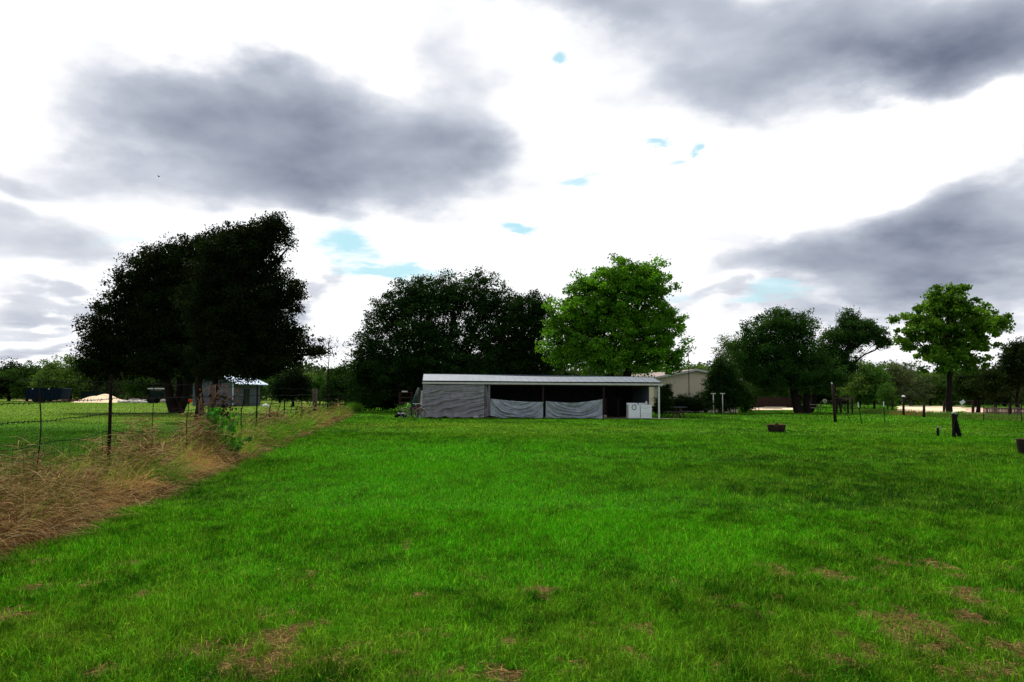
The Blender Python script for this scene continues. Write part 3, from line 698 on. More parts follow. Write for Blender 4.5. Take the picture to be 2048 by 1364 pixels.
# trees to the right
bN = G(1607, 826)
make_tree('mesquite_tree', 'wide dark green tree with feathery flat top over the picnic table', 'tree', bN,
          px_blobs([(1565, 645, 62, 22), (1520, 668, 40, 26), (1600, 660, 44, 20, .7), (1500, 705, 46, 34), (1560, 700, 62, 38), (1615, 700, 46, 40, .6), (1585, 750, 78, 34), (1510, 745, 50, 34), (1635, 745, 50, 34), (1560, 625, 30, 8, .5)], bN.y), 1600, 50, .17, DK1, (.050, .140, .020), 41, .42, [(-.4, 0, 1), (.45, .2, .8)], .5, fork=.8, rough=.34, flatz=.8)
bP = gx(1620, 76)
make_tree('mesquite_tree', 'leaning tree with bare curved limb and sparse crown reaching right over the arbor', 'tree', bP,
          px_blobs([(1697, 643, 26, 22, 1.2), (1690, 670, 44, 24, 1.1), (1738, 670, 40, 20, 1.4), (1768, 686, 16, 13, 1.2), (1720, 655, 30, 18, 1.1), (1660, 690, 30, 24, .7), (1650, 760, 44, 30), (1685, 735, 34, 24, .8), (1655, 720, 40, 34), (1700, 705, 30, 16, .6)], bP.y), 950, 48, .17, DK1, (.055, .140, .025), 42, .26, clump=.5, fork=.9, rough=.3)
bQ = G(1899, 829)
make_tree('pecan_tree', 'free-standing round tree with pale green leaf clusters and straight bare trunk on the right lawn', 'tree', bQ,
          px_blobs([(1905, 605, 40, 32), (1865, 600, 30, 24), (1920, 580, 20, 14), (1955, 635, 40, 34), (1995, 645, 24, 24), (1850, 650, 40, 34), (1815, 670, 26, 30), (1905, 660, 52, 44), (1960, 680, 44, 32), (1875, 710, 50, 28), (1930, 715, 40, 26), (1890, 735, 26, 14, .7)], bQ.y), 400, 80, .24, (.020, .068, .005), (.165, .340, .024), 43, .26, None, .52, fork=1.0, rough=.42, aspect=.85, lmat=M_leafb)
bb = [('scrub_tree', 'pale green feathery tree rising behind the large bush beside the tan house', gx(1465, 84), [(1465, 700, 34, 30, .6), (1445, 735, 26, 26, .7), (1485, 740, 30, 30)], 84, 330, 44, .17, (.05, .10, .03), (.12, .19, .06), 51),
      ('dark_tree', 'black-green tree at the right edge, behind the picket fence', gx(2035, 76), [(2030, 735, 36, 42), (1985, 760, 38, 30), (2060, 720, 40, 40), (2035, 700, 22, 18, .7)], 76, 480, 48, .2, OAK1, (.03, .06, .012), 52),
      ('dark_tree', 'low dark tree standing between the round tree trunk and the right edge', gx(1955, 80), [(1955, 765, 38, 30), (1930, 775, 22, 22), (1985, 780, 24, 20)], 80, 300, 48, .2, OAK1, DK2, 53)]
for (nm, lb, p, bl, d, nc, per, lf, a, b, sd_) in bb:
    make_tree(nm, lb, 'tree', p, px_blobs(bl, d), nc, per, lf, a, b, sd_, .2, clump=.6)
# bushes
def bush(label, bl, d, nc, per, lf, a, b, seed, clump=.3, name='bush', cat='bush', group=None, core=.5):
    xs = [q[0] for q in bl]; p = gx(sum(xs) / len(xs), d)
    return make_tree(name, label, cat, p, px_blobs(bl, d, .9), nc, per, lf, a, b, seed, .05, [(-.2, 0, 1), (.2, .1, .8), (0, -.1, .7)], clump, group, trunk_name='stems', crown_name='foliage', twigs=8, core=core)
bush('large dark rounded bush right of the pair of white posts', [(1470, 790, 38, 34), (1445, 800, 28, 26), (1492, 802, 20, 22), (1455, 760, 24, 22, .7)], 68, 560, 48, .13, OAK1, (.035, .095, .015), 61, .35)
bush('tall dark shrub against the right side of the tan gable wall', [(1440, 740, 22, 24), (1428, 775, 22, 26), (1415, 800, 20, 20), (1460, 745, 18, 20, .7)], 67, 460, 46, .13, OAK1, (.03, .09, .015), 62, .35)
bush('low dark hedge below the tan gable wall', [(1345, 812, 26, 16), (1375, 808, 26, 18), (1400, 812, 22, 16), (1320, 812, 16, 17)], 63, 420, 46, .12, OAK1, DK1, 63, .3, core=.5)
bush('upright dark shrub beside the white corner post of the shed', [(1326, 795, 10, 24), (1334, 785, 10, 15, .7), (1330, 812, 16, 16)], 58, 170, 44, .12, OAK1, DK2, 64, .25)
bush('bushy green thicket at the far end of the fence', [(690, 770, 34, 40), (665, 785, 22, 28), (712, 790, 26, 26), (680, 745, 22, 18, .6)], 74, 420, 46, .16, DK1, (.05, .13, .02), 65, .4)
bush('black undergrowth left of the shed behind the rack', [(750, 800, 50, 20), (800, 790, 44, 26), (720, 800, 20, 18)], 70, 420, 46, .15, OAK1, DK1, 66, .4)
bush('dark undergrowth filling the gap behind the shed roof', [(900, 772, 90, 16), (1010, 775, 90, 16), (1120, 770, 80, 18), (1220, 768, 70, 18)], 66, 700, 46, .18, OAK1, DK1, 67, .45)
bush('leafy green weed bush beside the navy trailer', [(105, 793, 16, 8), (85, 796, 18, 6), (120, 790, 8, 8)], 112, 120, 40, .25, (.03, .07, .03), (.06, .13, .05), 68, .4)

# light ornamental clump at the fence end
def grass_clump():
    p = G(708, 824); n = 2600; a = RNG.uniform(0, 6.28, n); r_ = RNG.random(n) * .55
    x = p.x + np.cos(a) * r_; y = p.y + np.sin(a) * r_ * .8
    c = np.array([.20, .38, .05]) * RNG.uniform(.5, 1.25, (n, 1))
    o = long_blades(x, y, np.zeros(n), RNG.uniform(.4, .95, n), .018, c, flat=1.15, name='grass_clump', bend=1.0, material=M_grass, segs=4)
    tag(o, 'rounded light green grass clump at the far end of the fence', 'grass clump')
grass_clump()
# weed and vine on the fence
def vine():
    p = fpt(18.2, .35); t = thing('leafy_weed', 'vivid green broad-leaved weed climbing the fence beside dead vines', 'plant', p)
    rr = random.Random(8); m_ = MB(); K = []
    for i in range(16):
        e = p + Vector((rr.uniform(-.25, .5), rr.uniform(-.3, .3), rr.uniform(.35, 1.2))); pts = limb(m_, p, e, .012, .005, rr, .15, 5)
        for q in pts[1:]: K += [q + Vector((rr.gauss(0, .09), rr.gauss(0, .09), rr.gauss(0, .08))) for _ in range(13)]
    m_.build('stem', M_green, t)
    K = np.array([list(q) for q in K]); leaf_quads(K, .11, np.array([.035, .20, .012]) * RNG.uniform(.5, 1.4, (len(K), 1)), 'leaves', t, aspect=.6)
    q0 = fpt(18.6, .55); t2 = thing('fern_weed', 'low dark fern-like weed in the straw at the foot of the fence', 'plant', q0); m_ = MB(); K = []
    for i in range(7):
        e = q0 + Vector((rr.uniform(-.15, .62), rr.uniform(-.25, .25), rr.uniform(.3, .55))); pts = limb(m_, q0, e, .01, .004, rr, .2, 7)
        for q in pts[2:]: K += [q + Vector((rr.gauss(0, .035), rr.gauss(0, .08), rr.gauss(0, .03))) for _ in range(16)]
    m_.build('stem', M_green, t2); K = np.array([list(q) for q in K]); leaf_quads(K, .08, np.array([.018, .11, .02]) * RNG.uniform(.5, 1.4, (len(K), 1)), 'leaves', t2, aspect=.4)
    # dead vine wrapped over the wooden post
    p = fpt(19.3); t3 = thing('dead_vine', 'dry tan vine stems tangled around the wooden post of the wire fence', 'vine', p); m_ = MB()
    for i in range(70):
        a = p + Vector((rr.uniform(-.3, .3), rr.uniform(-.2, .2), rr.uniform(0, 1.1))); b = a + Vector((rr.uniform(-.3, .45), rr.uniform(-.2, .2), rr.uniform(.1, .75)))
        if b.z > 1.8: b.z = 1.8
        limb(m_, a, b, .011, .005, rr, .35, 7)
    m_.build('stems', mat('dry_vine', (.30, .20, .12), (.14, .08, .05), 9, .9, .1), t3)
    K = np.array([list(p + Vector((rr.gauss(.28, .16), rr.gauss(0, .1), rr.uniform(1.0, 1.55)))) for _ in range(260)]); leaf_quads(K, .08, np.array([.010, .018, .006]) * RNG.uniform(.6, 1.4, (260, 1)), 'leaves', t3)
    K2 = np.array([list(p + Vector((rr.gauss(.25, .22), rr.gauss(0, .1), rr.uniform(1.1, 1.75)))) for _ in range(160)]); leaf_quads(K2, .06, np.array([.16, .05, .03]) * RNG.uniform(.6, 1.4, (160, 1)), 'dead_leaves', t3)
vine()

# ------------------------------------------------------------------ background tree line: prototypes and copies
def proto(seed, c1, c2, slim=1.0, open_=.0, barkm=None):
    rng = np.random.default_rng(seed); bl = []
    for i in range(7):
        a = rng.uniform(0, 6.28); rr_ = rng.uniform(.5, 1.9) * slim
        bl.append((Vector((math.cos(a) * rr_, math.sin(a) * rr_, rng.uniform(2.2, 4.6))), (rng.uniform(1.1, 1.7) * slim, rng.uniform(1.1, 1.7) * slim, rng.uniform(.9, 1.5)), 1.0))
    bl.append((Vector((0, 0, 5.2)), (1.2 * slim, 1.2 * slim, 1.0), .8)); bl.append((Vector((0, 0, 1.9)), (2.3 * slim, 2.3 * slim, 1.5), 1.0))
    return make_tree('field_tree', 'x', 'tree', (0, 0, 0), bl, int(230 - 90 * open_), 42, .24, c1, c2, seed, .17, clump=.62, bark=barkm)
protos = {'mid': proto(71, MD1, MD2), 'pale': proto(72, (.055, .12, .022), (.15, .25, .05)), 'dark': proto(73, (.008, .018, .004), (.024, .050, .010)), 'sage': proto(74, (.05, .085, .035), (.11, .15, .07), 1.05, .5, M_barkpale), 'green': proto(75, (.03, .09, .014), (.07, .17, .025), .85)}
used = set()
def copy_tree(key, px, topy, d, label, wide=1.0):
    src = protos[key]
    if key in used:
        o = src.copy(); col.objects.link(o)
        for ch in src.children:
            c = ch.copy(); col.objects.link(c); c.parent = o
    else: o = src; used.add(key)
    p = gx(px, d); o.location = p; h = at(px, topy, d).z; s = h / 6.3
    o.scale = (s * wide * rnd.uniform(.95, 1.1), s * wide, s); o.rotation_euler.z = rnd.uniform(0, 6.28)
    o['label'] = label; o['category'] = 'tree'; o['group'] = 'background trees along the field edge'
for a in [
    ('dark', -40, 722, 118, 'dark background tree at the very left edge of the photo', 1.3),
    ('dark', 18, 716, 122, 'dark green background tree left of the navy trailer', 1.3),
    ('mid', 55, 722, 118, 'mid green background tree directly behind the navy trailer', 1.1),
    ('pale', 100, 716, 116, 'light green background tree above the right end of the navy trailer', 1.1),
    ('pale', 140, 706, 120, 'tallest light green background tree next to the oak crown', 1.2),
    ('sage', 185, 722, 124, 'grey-green background tree above the teal skip and sand heap', 1.2),
    ('sage', 230, 738, 125, 'grey-green background tree behind the left slope of the sand heap', 1.3),
    ('mid', 275, 742, 122, 'mid green background tree behind the rubble, under the oak crown', 1.2),
    ('dark', 320, 735, 124, 'dark background tree seen behind the tractor', 1.3),
    ('dark', 372, 735, 130, 'dark background tree hidden behind the forked oak trunk', 1.3),
    ('mid', 450, 735, 135, 'mid green background tree behind the grey barn roof', 1.3),
    ('mid', 520, 742, 128, 'mid green background tree at the right corner of the grey barn', 1.2),
    ('green', 560, 748, 118, 'green background tree immediately left of the small rounded oak', 1.3),
    ('pale', 615, 742, 112, 'light green background tree right of the small rounded oak', 1.2),
    ('green', 640, 750, 100, 'green background tree behind the dead sapling', 1.2),
    ('mid', 672, 738, 104, 'mid green background tree behind the thicket at the fence end', 1.2),
    ('dark', 730, 740, 90, 'dark background tree between the thicket and the rack', 1.4),
    ('dark', 1110, 735, 90, 'dark background tree behind the middle of the shed roof', 1.5),
    ('pale', 1392, 722, 98, 'light green background tree above the tan house ridge', 1.1),
    ('sage', 1425, 722, 100, 'grey-green background tree just right of the tan house ridge', 1.2),
    ('mid', 1520, 742, 112, 'mid green background tree behind the left end of the dark board fence', 1.3),
    ('green', 1565, 755, 115, 'green background tree behind the right end of the dark board fence', 1.3),
    ('dark', 1630, 740, 105, 'dark background tree behind the swing frame', 1.5),
    ('dark', 1680, 760, 104, 'dark background tree behind the arbor', 1.3),
    ('pale', 1718, 716, 100, 'light green background tree right of the arbor', 1.15),
    ('green', 1748, 728, 98, 'bright green background tree above the pair of leaning stakes', 1.1),
    ('sage', 1782, 714, 128, 'grey-green background tree left of the round tree crown', 1.2),
    ('green', 1775, 765, 92, 'short green background tree above the wooden fence posts', 1.2),
    ('sage', 1822, 730, 130, 'grey-green background tree above the left end of the gravel road', 1.35),
    ('pale', 1860, 740, 132, 'light green background tree above the middle of the gravel road', 1.4),
    ('mid', 1905, 745, 129, 'mid green background tree behind the trunk of the round tree', 1.3),
    ('dark', 1950, 742, 130, 'dark background tree behind the diamond sign', 1.4),
    ('dark', 2010, 732, 131, 'dark background tree behind the left end of the picket fence', 1.4),
    ('dark', 2080, 725, 100, 'dark background tree beyond the right edge of the picket fence', 1.4)]:
    copy_tree(*a)

# far wood closing the horizon: nobody could count it
def far_wood():
    n = 130000; px = RNG.uniform(-250, 2300, n); d = RNG.uniform(140, 180, n)
    az = np.arctan2((px - 1024) / F, 1); x = np.tan(az) * d; h = 5.2 + 2.0 * fbm(x * .08, d * .02) * 2 * .9
    z = RNG.random(n) ** .8 * h * (.55 + .6 * fbm(x * .25 + 50, d * .05))
    P = np.stack([x, d, z + .1], 1)
    c = np.array([.030, .062, .016]) * RNG.uniform(.4, 1.7, (n, 1)) * (.6 + .9 * fbm(x * .15, d * .1))[:, None]
    o = leaf_quads(P, .75, c, 'far_wood', None); tag(o, 'distant green wood closing the horizon', None, None, 'stuff')
far_wood()

# ------------------------------------------------------------------ open shed
SA = R(5); SU = Vector((math.cos(SA), math.sin(SA), 0)); SV = Vector((-math.sin(SA), math.cos(SA), 0)); S0 = gx(845, 51.0)
SLEN = 15.52
def sp(s, t, z=0.0): return S0 + SU * s + SV * t + Vector((0, 0, z))
def s_of(px, t=0.0):                 # shed coordinate s seen at pixel column px at depth t
    lo, hi = -5, 20
    for _ in range(40):
        mid = (lo + hi) / 2; q = sp(mid, t); x = 1024 + F * q.x / q.y
        lo, hi = (mid, hi) if x < px else (lo, mid)
    return lo
shed = thing('open_shed', 'long low open-fronted shed with pale metal roof and white gutter', 'shed', sp(0, 0))
def build_shed():
    RD = 2.35; 
    def roofz(u, t):                  # slightly sagging sheet
        sag = .035 * math.sin(u * 9.0) * .5 - .02 * math.sin(math.pi * u)
        z0_ = 2.36 + .0 * u; z1 = 2.84 - .10 * u
        tt = t / RD
        return (z0_ + (z1 - z0_) * tt if tt <= 1 else z1 - (z1 - z0_) * (tt - 1)) + sag * (1 if tt > .2 else .3)
    m_ = MB(); n = 34
    us = [i / n for i in range(n + 1)]
    for i in range(n):
        for (t0, t1) in ((-.12, RD), (RD, 2 * RD)):
            for q in (0, .035):
                pts = [sp(us[i] * SLEN, t0, roofz(us[i], max(t0, 0)) + q), sp(us[i + 1] * SLEN, t0, roofz(us[i + 1], max(t0, 0)) + q), sp(us[i + 1] * SLEN, t1, roofz(us[i + 1], t1) + q), sp(us[i] * SLEN, t1, roofz(us[i], t1) + q)]
                m_.poly(pts if q else pts[::-1])
        m_.beam(sp(us[i] * SLEN + .02, -.12, roofz(us[i], 0) + .035), sp(us[i] * SLEN + .02, RD, roofz(us[i], RD) + .035), .022, .035)
    m_.beam(sp(SLEN, -.12, roofz(1, 0) + .03), sp(SLEN, RD, roofz(1, RD) + .03), .05, .07)
    m_.beam(sp(0, RD, roofz(0, RD) + .04), sp(SLEN, RD, roofz(1, RD) + .04), .18, .03)
    m_.build('roof', M_galv, shed)
    MB().beam(sp(0, -.05, 2.33), sp(SLEN, -.05, 2.33), .05, .045).build('eave_edge', M_darkwood, shed)
    g = MB().beam(sp(-.02, -.16, 2.245), sp(SLEN + .1, -.16, 2.245), .12, .12).build('gutter', M_trim, shed)
    # timber posts
    for px in (849, 975, 1087, 1208):
        s_ = s_of(px); MB().beam(sp(s_, .08, -.1), sp(s_, .08, 2.2), .12, .12).build('post', M_darkwood, shed)
    s_ = s_of(1318); MB().beam(sp(s_, .02, -.05), sp(s_, .02, 2.19), .10, .10).build('post', M_white, shed, label='white painted corner post')
    MB().beam(sp(SLEN - .2, 2.3, -.05), sp(SLEN - .2, 2.3, 2.6), .11, .11).build('post', M_trim, shed, label='cream rear post')
    # header beam, walls
    MB().beam(sp(.05, .1, 2.14), sp(SLEN - .1, .1, 2.14), .08, .1).build('header_beam', M_darkwood, shed)
    def corr(name, a, b, h0, h1, mt):
        a = Vector(a); b = Vector(b); L_ = (b - a).length; nn = int(L_ / .05); d_ = (b - a).normalized(); nr = Vector((-d_.y, d_.x, 0)); mm = MB()
        mm.grid(lambda u, v: a.lerp(b, u) + nr * (.018 * math.sin(u * L_ * 2 * math.pi / .2)) + Vector((0, 0, v * (h0 + (h1 - h0) * u))), nn, 1)
        mm.grid(lambda u, v: a.lerp(b, u) + nr * (.018 * math.sin(u * L_ * 2 * math.pi / .2) + .012) + Vector((0, 0, v * (h0 + (h1 - h0) * u))), nn, 1)
        mm.build(name, mt, shed)
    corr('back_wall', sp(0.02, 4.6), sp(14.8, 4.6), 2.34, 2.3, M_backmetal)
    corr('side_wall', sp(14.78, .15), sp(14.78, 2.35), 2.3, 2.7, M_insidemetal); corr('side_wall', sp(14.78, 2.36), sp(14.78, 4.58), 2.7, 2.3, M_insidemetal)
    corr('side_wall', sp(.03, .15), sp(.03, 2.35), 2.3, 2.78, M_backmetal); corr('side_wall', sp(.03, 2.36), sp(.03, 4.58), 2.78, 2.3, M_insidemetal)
    # rafters under the roof
    for i in range(1, 8):
        s_ = SLEN * i / 8; MB().beam(sp(s_, .12, 2.27), sp(s_, RD, 2.68), .05, .12).build('rafter', M_darkwood, shed)
    o = sheet('concrete_slab', [sp(.05, -.05), sp(SLEN + .1, -.05), sp(SLEN + 1.6, .25), sp(SLEN + 1.2, .9), sp(SLEN + .1, 1.2), sp(SLEN, 4.6), sp(.05, 4.6)], M_concrete, .012, .0, 14)
build_shed()
# tarps
def tarp(name, label, s0, s1, zt, zb, fold, mt, t=-.02, nu=110, nv=56):
    def f(u, v, o=0):
        z = zb(u) + (zt(u) - zb(u)) * v; return sp(s0 + (s1 - s0) * u, t - fold(u, v) - o, max(z, .02))
    ob = MB().grid(f, nu, nv).grid(lambda u, v: f(u, v, -.012), nu, nv).build(name, mt, None, True)
    tag(ob, label, 'tarpaulin'); return ob
sa, sb = s_of(846.5), s_of(969.5)
def nz(a, b): return float(fbm(np.array([a]), np.array([b]), 3)[0])
def big_fold(u, v):
    # drawn folds fanning up to the upper right corner
    w = v - .56 * u * (1 - .55 * v) + .10 * (nz(u * 3, v * 2) - .5)
    a = .27 * (nz(w * 15 + 3, u * 2.2) - .5) + .13 * (nz(w * 34 + 9, u * 5) - .5)
    return .14 + a * (.45 + .55 * math.sin(math.pi * min(1, max(0, v * .95 + .05)))) + .03 * max(0, .12 - v) * 8 * (1 + math.sin(u * 40)) + .04 * (1 - v) ** 3
tarp('tarpaulin', 'full-height dark grey wrinkled tarpaulin closing the left bay of the shed', sa, sb, lambda u: 2.17 - .03 * math.sin(u * 3.1) - (.03 if .1 < u < .25 else 0), lambda u: .03 + .05 * abs(math.sin(u * 14)) + .07 * max(0, 1 - abs(u - .37) * 14), big_fold, M_tarp, .0)
sc_, sd2 = s_of(970.5), s_of(981)
tarp('tarpaulin', 'narrow hanging fold of grey tarpaulin bunched beside the second shed post', sc_, sd2, lambda u: 2.12, lambda u: .06 + .12 * u, lambda u, v: .05 + .05 * math.sin(u * 13 + v * 5) + .03 * math.sin(v * 9 + u * 4), M_tarp, .02, 30, 50)
def swag(k1, k2, ph):
    def f(u, v):
        dd = (u - .5)
        w = v - 2.5 * dd * dd * (v + .3) + .10 * (nz(u * 3 + ph, v * 2) - .5)
        a = .32 * (nz(w * k1 * .55 + ph * 3, u * 2.0 + ph) - .5) + .13 * (nz(w * k2 + ph, u * 5) - .5)
        r1 = math.exp(-(((v - 1) + 1.7 * u) * 5) ** 2) * .06 + math.exp(-(((v - 1) + 1.7 * (1 - u)) * 5) ** 2) * .06
        return .14 + a * (.45 + .55 * math.sin(math.pi * u)) + r1 - .05 * (1 - v) * math.sin(math.pi * u) + .10 * math.sin(math.pi * u) * v * .4
    return f
zt1 = lambda u: 1.26 - .14 * math.sin(math.pi * min(1, u * .62 + .0)) - .06 * u
tarp('tarpaulin', 'slack blue-grey tarpaulin across the lower half of the middle bay', s_of(981.5), s_of(1086), zt1, lambda u: .05 + .12 * (1 - u) * max(0, 1 - u * 5) + .02 * math.sin(u * 20), swag(17, 33, .6), M_tarp2)
tarp('tarpaulin', 'slack pale grey tarpaulin across the lower half of the bay next to the washing machines', s_of(1091.5), s_of(1204), lambda u: 1.13 - .12 * math.sin(math.pi * u) + .14 * u ** 2, lambda u: .04 + .02 * math.sin(u * 17 + 1), swag(21, 41, 2.1), M_tarp2)

def appliance(px0, px1, label, kind):
    s0 = s_of(px0); s1 = s_of(px1); w = s1 - s0; c = (s0 + s1) / 2
    t = thing('washing_machine' if kind else 'clothes_dryer', label, 'washing machine' if kind else 'dryer', sp(c, .35), None)
    MB().box(sp(c, .35, .47), (w, .66, .86), SA).build('body', M_appl, t)
    MB().box(sp(c, .33, .915), (w - .01, .60, .025), SA).build('lid', M_white, t)
    MB().box(sp(c, .66, .965), (w - .02, .08, .13), SA).build('control_panel', M_appl, t)
    for i in (-1, 1): MB().box(sp(c + i * (w / 2 - .07), .1, .022), (.05, .05, .04), SA).build('foot', M_black, t)
    if kind:
        pts = []
        for i in range(25):
            a = math.pi * 2 * i / 24; pts.append(sp(c - .02 + .135 * math.sin(a) * (1 - .12 * math.cos(a)), .0, .76 - .165 * math.cos(a + math.pi)))
        MB().tube(pts[:23], .022, 7).build('hose', mat('grey_hose', (.16, .17, .18), None, 9), t, True)
        MB().box(sp(c, .016, .1), (w - .04, .006, .004), SA).build('panel_seam', M_black, t)
    else:
        for z in (.75, .35, .2): MB().box(sp(c, .014, z), (w - .03, .01, .012), SA).build('panel_seam', M_trim, t)
        MB().box(sp(c - .05, .014, .68), (.16, .012, .03), SA).build('handle', M_brass, t)
appliance(1257.5, 1280, 'white washing machine with grey drain hose looped on its front', True)
appliance(1281.5, 1303.5, 'white clothes dryer with a bottle standing on its top', False)
def bottle():
    p = sp(s_of(1295), .3, .93); t = thing('detergent_bottle', 'white plastic bottle standing on the right-hand white appliance', 'bottle', p)
    MB().lathe(p, [(.075, 0), (.08, .03), (.08, .13), (.05, .17), (.028, .185)], 14).build('body', M_white, t, True)
    MB().lathe(p + Vector((0, 0, .185)), [(.032, 0), (.032, .04), (.02, .05)], 12).build('cap', M_appl, t, True)
bottle()
# clutter inside the right-hand bay, in deep shade
def shelf():
    for (px, w, h, lb) in ((1225, .9, 1.3, 'dim storage shelf in the dark bay beside the third shed post'), (1140, 1.4, 1.0, 'dim low shelf behind the pale slack tarpaulin')):
        c = s_of(px, 2.0); t = thing('storage_shelf', lb, 'shelf', sp(c, 2.2))
        for sx in (-1, 1):
            for sy in (-1, 1): MB().beam(sp(c + sx * w / 2, 2.2 + sy * .2, 0), sp(c + sx * w / 2, 2.2 + sy * .2, h), .04).build('leg', M_maroon, t)
        for z in (.2, h * .55, h): MB().box(sp(c, 2.2, z), (w + .04, .46, .03), SA).build('shelf_board', M_darkwood, t)
    p = sp(s_of(1210), .0); t = thing('paint_bucket', 'small red and white bucket at the foot of the third shed post', 'bucket', p)
    MB().lathe(p, [(.10, 0), (.12, .22), (.125, .24)], 16).build('pail', mat('dirty_white_plastic', (.5, .45, .43), (.3, .12, .1), 12), t, True)
    MB().tube([p + Vector((.12 * math.cos(a), 0, .24 + .12 * math.sin(a))) for a in np.linspace(0, math.pi, 9)], .006, 5).build('handle', M_wire, t)
    p = sp(s_of(952), -.2); o = MB().lathe(p, [(.05, .0), (.19, .03), (.20, .10), (.15, .15), (.05, .17)], 9, jit=.15).build('limestone_rock', M_rubble); tag(o, 'pale rock weighing down the bottom of the dark tarpaulin', 'rock')
shelf()

# ------------------------------------------------------------------ things left of the shed
def wheel(m_tyre, m_rim, c, r_, ax=(0, 1, 0), tr=.022, spokes=10):
    ax = Vector(ax).normalized(); a = ax.orthogonal().normalized(); b = ax.cross(a); c = Vector(c)
    m_tyre.tube([c + (a * math.cos(q) + b * math.sin(q)) * r_ for q in np.linspace(0, 2 * math.pi, 25)[:-1]], tr, 6, closed=True)
    m_rim.tube([c + (a * math.cos(q) + b * math.sin(q)) * (r_ - tr) for q in np.linspace(0, 2 * math.pi, 25)[:-1]], tr * .4, 5, closed=True)
    for i in range(spokes):
        q = 2 * math.pi * i / spokes; m_rim.tube([c, c + (a * math.cos(q) + b * math.sin(q)) * (r_ - tr)], .004, 3)
def bicycle(p, ang, label, framem, fender):
    t = thing('bicycle', label, 'bicycle', p, 'bicycles leaning at the left end of the shed'); d = Vector((math.cos(ang), math.sin(ang), 0)); nrm = Vector((-d.y, d.x, 0)); z = Vector((0, 0, 1))
    f = p - d * .48 + z * .31; b = p + d * .48 + z * .31
    for w_ in (f, b):
        a = MB(); r_ = MB(); wheel(a, r_, w_, .30, nrm); wo = a.build('wheel', M_black, t, True); r_.build('rim', M_brass, wo)
        MB().tube([w_ + (d * math.cos(q) + z * math.sin(q)) * .345 for q in np.linspace(.1, 2.6, 12)], .022, 6).build('fender', fender, t, True)
    bb_ = p + z * .28; seat = p + d * .17 + z * .72; head = p - d * .33 + z * .72
    m_ = MB()
    for a, c in ((bb_, seat), (bb_, head), (seat - z * .08, head), (seat - z * .1, b), (bb_, b), (head, f)): m_.tube([a, c], .018, 7)
    m_.build('frame', framem, t, True)
    MB().tube([head, head - d * .02 + z * .18], .014, 6).tube([head + nrm * .27 + z * .2 + d * .08, head + nrm * .2 + z * .2, head + z * .17, head - nrm * .2 + z * .2, head - nrm * .27 + z * .2 + d * .08], .013, 6).build('handlebar', M_white, t, True)
    MB().lathe(seat + z * .03, [(.02, 0), (.09, .02), (.10, .05), (.05, .07)], 12).build('saddle', M_black, t, True)
    return t
bicycle(gx(826, 50.2), R(8), 'old maroon bicycle with cream fenders and white handlebar left of the shed', M_maroon, M_concrete)
bicycle(gx(838, 51.2), R(62), 'second smaller red bicycle squeezed between the cream-fendered bicycle and the tarpaulin', M_red, M_red)
def leaning():
    t = thing('patio_umbrella', 'folded dark green parasol leaning against the left end of the shed', 'umbrella', gx(829, 52))
    a = gx(826, 52) + Vector((0, 0, .4)); b = at(837, 775, 52.6)
    MB().tube([gx(825, 52), a], .02, 7).build('pole', M_brass, t)
    m_ = MB(); 
    for o_ in (-.10, 0, .10):
        m_.tube([a + Vector((o_ * 1.5, 0, .1)), a.lerp(b, .5) + Vector((o_, 0, 0)), b + Vector((o_ * .3, 0, 0))], [.07, .065, .025], 8)
    m_.build('canopy', M_green, t, True)
    for i, (p0, p1, lb) in enumerate(((836, 840, 'long grey plank leaning beside the folded green parasol'), (842, 843, 'white-edged grey board leaning against the shed corner'))):
        o = MB().beam(gx(p0, 51.6), at(p1, 776 + i * 5, 51.9), .16, .03).build('leaning_board', (M_wood, M_brass)[i]); tag(o, lb, 'board')
leaning()
def rack():
    p = gx(805, 54); t = thing('metal_rack', 'dark maroon upright metal rack standing left of the shed', 'rack', p)
    H = at(805, 785, 54).z; Hl = at(805, 806, 54).z
    for x_ in (798, 823):
        for dy in (0, .7): MB().beam(gx(x_, 54) + Vector((0, dy, 0)), gx(x_, 54) + Vector((0, dy, H)), .05).build('upright', M_maroon, t)
    a = gx(797, 54); b = gx(824, 54); w = b.x - a.x; c = (a + b) / 2 + Vector((0, .35, 0))
    for z in (Hl, (H + Hl) / 2, H): MB().box(c + Vector((0, 0, z)), (w, .75, .05)).build('shelf', M_maroon, t)
    m_ = MB()
    for i in range(9): m_.beam(Vector((a.x + w * i / 8, a.y + .7, Hl)), Vector((a.x + w * i / 8, a.y + .7, H)), .02)
    m_.build('back_bars', M_maroon, t)
    q = c + Vector((-.06, -.2, H + .07)); o = MB().box(q, (.36, .22, .09)).build('small_box', M_white); tag(o, 'small white box lying on top of the maroon rack', 'box')
    p = gx(802, 51.5); t = thing('push_mower', 'low black push mower with pale deck on the grass in front of the rack', 'mower', p)
    MB().lathe(p + Vector((0, 0, .1)), [(.30, 0), (.31, .12), (.22, .17)], 20).build('deck', M_black, t, True)
    MB().box(p + Vector((.05, 0, .29)), (.42, .3, .05)).build('cover', M_appl, t); MB().lathe(p + Vector((0, 0, .31)), [(.1, 0), (.1, .1), (.05, .12)], 12).build('engine', M_black, t, True)
    for sx in (-1, 1):
        for sy in (-1, 1):
            MB().lathe(p + Vector((sx * .27, sy * .24, .10)), [(.1, -.03), (.1, .03)], 14, 'Y').build('wheel', M_black, t, True)
    MB().tube([p + Vector((-.1, .2, .2)), p + Vector((-.1, .75, .9)), p + Vector((.2, .75, .9)), p + Vector((.2, .2, .2))], .014, 6).build('handle', M_black, t)
rack()

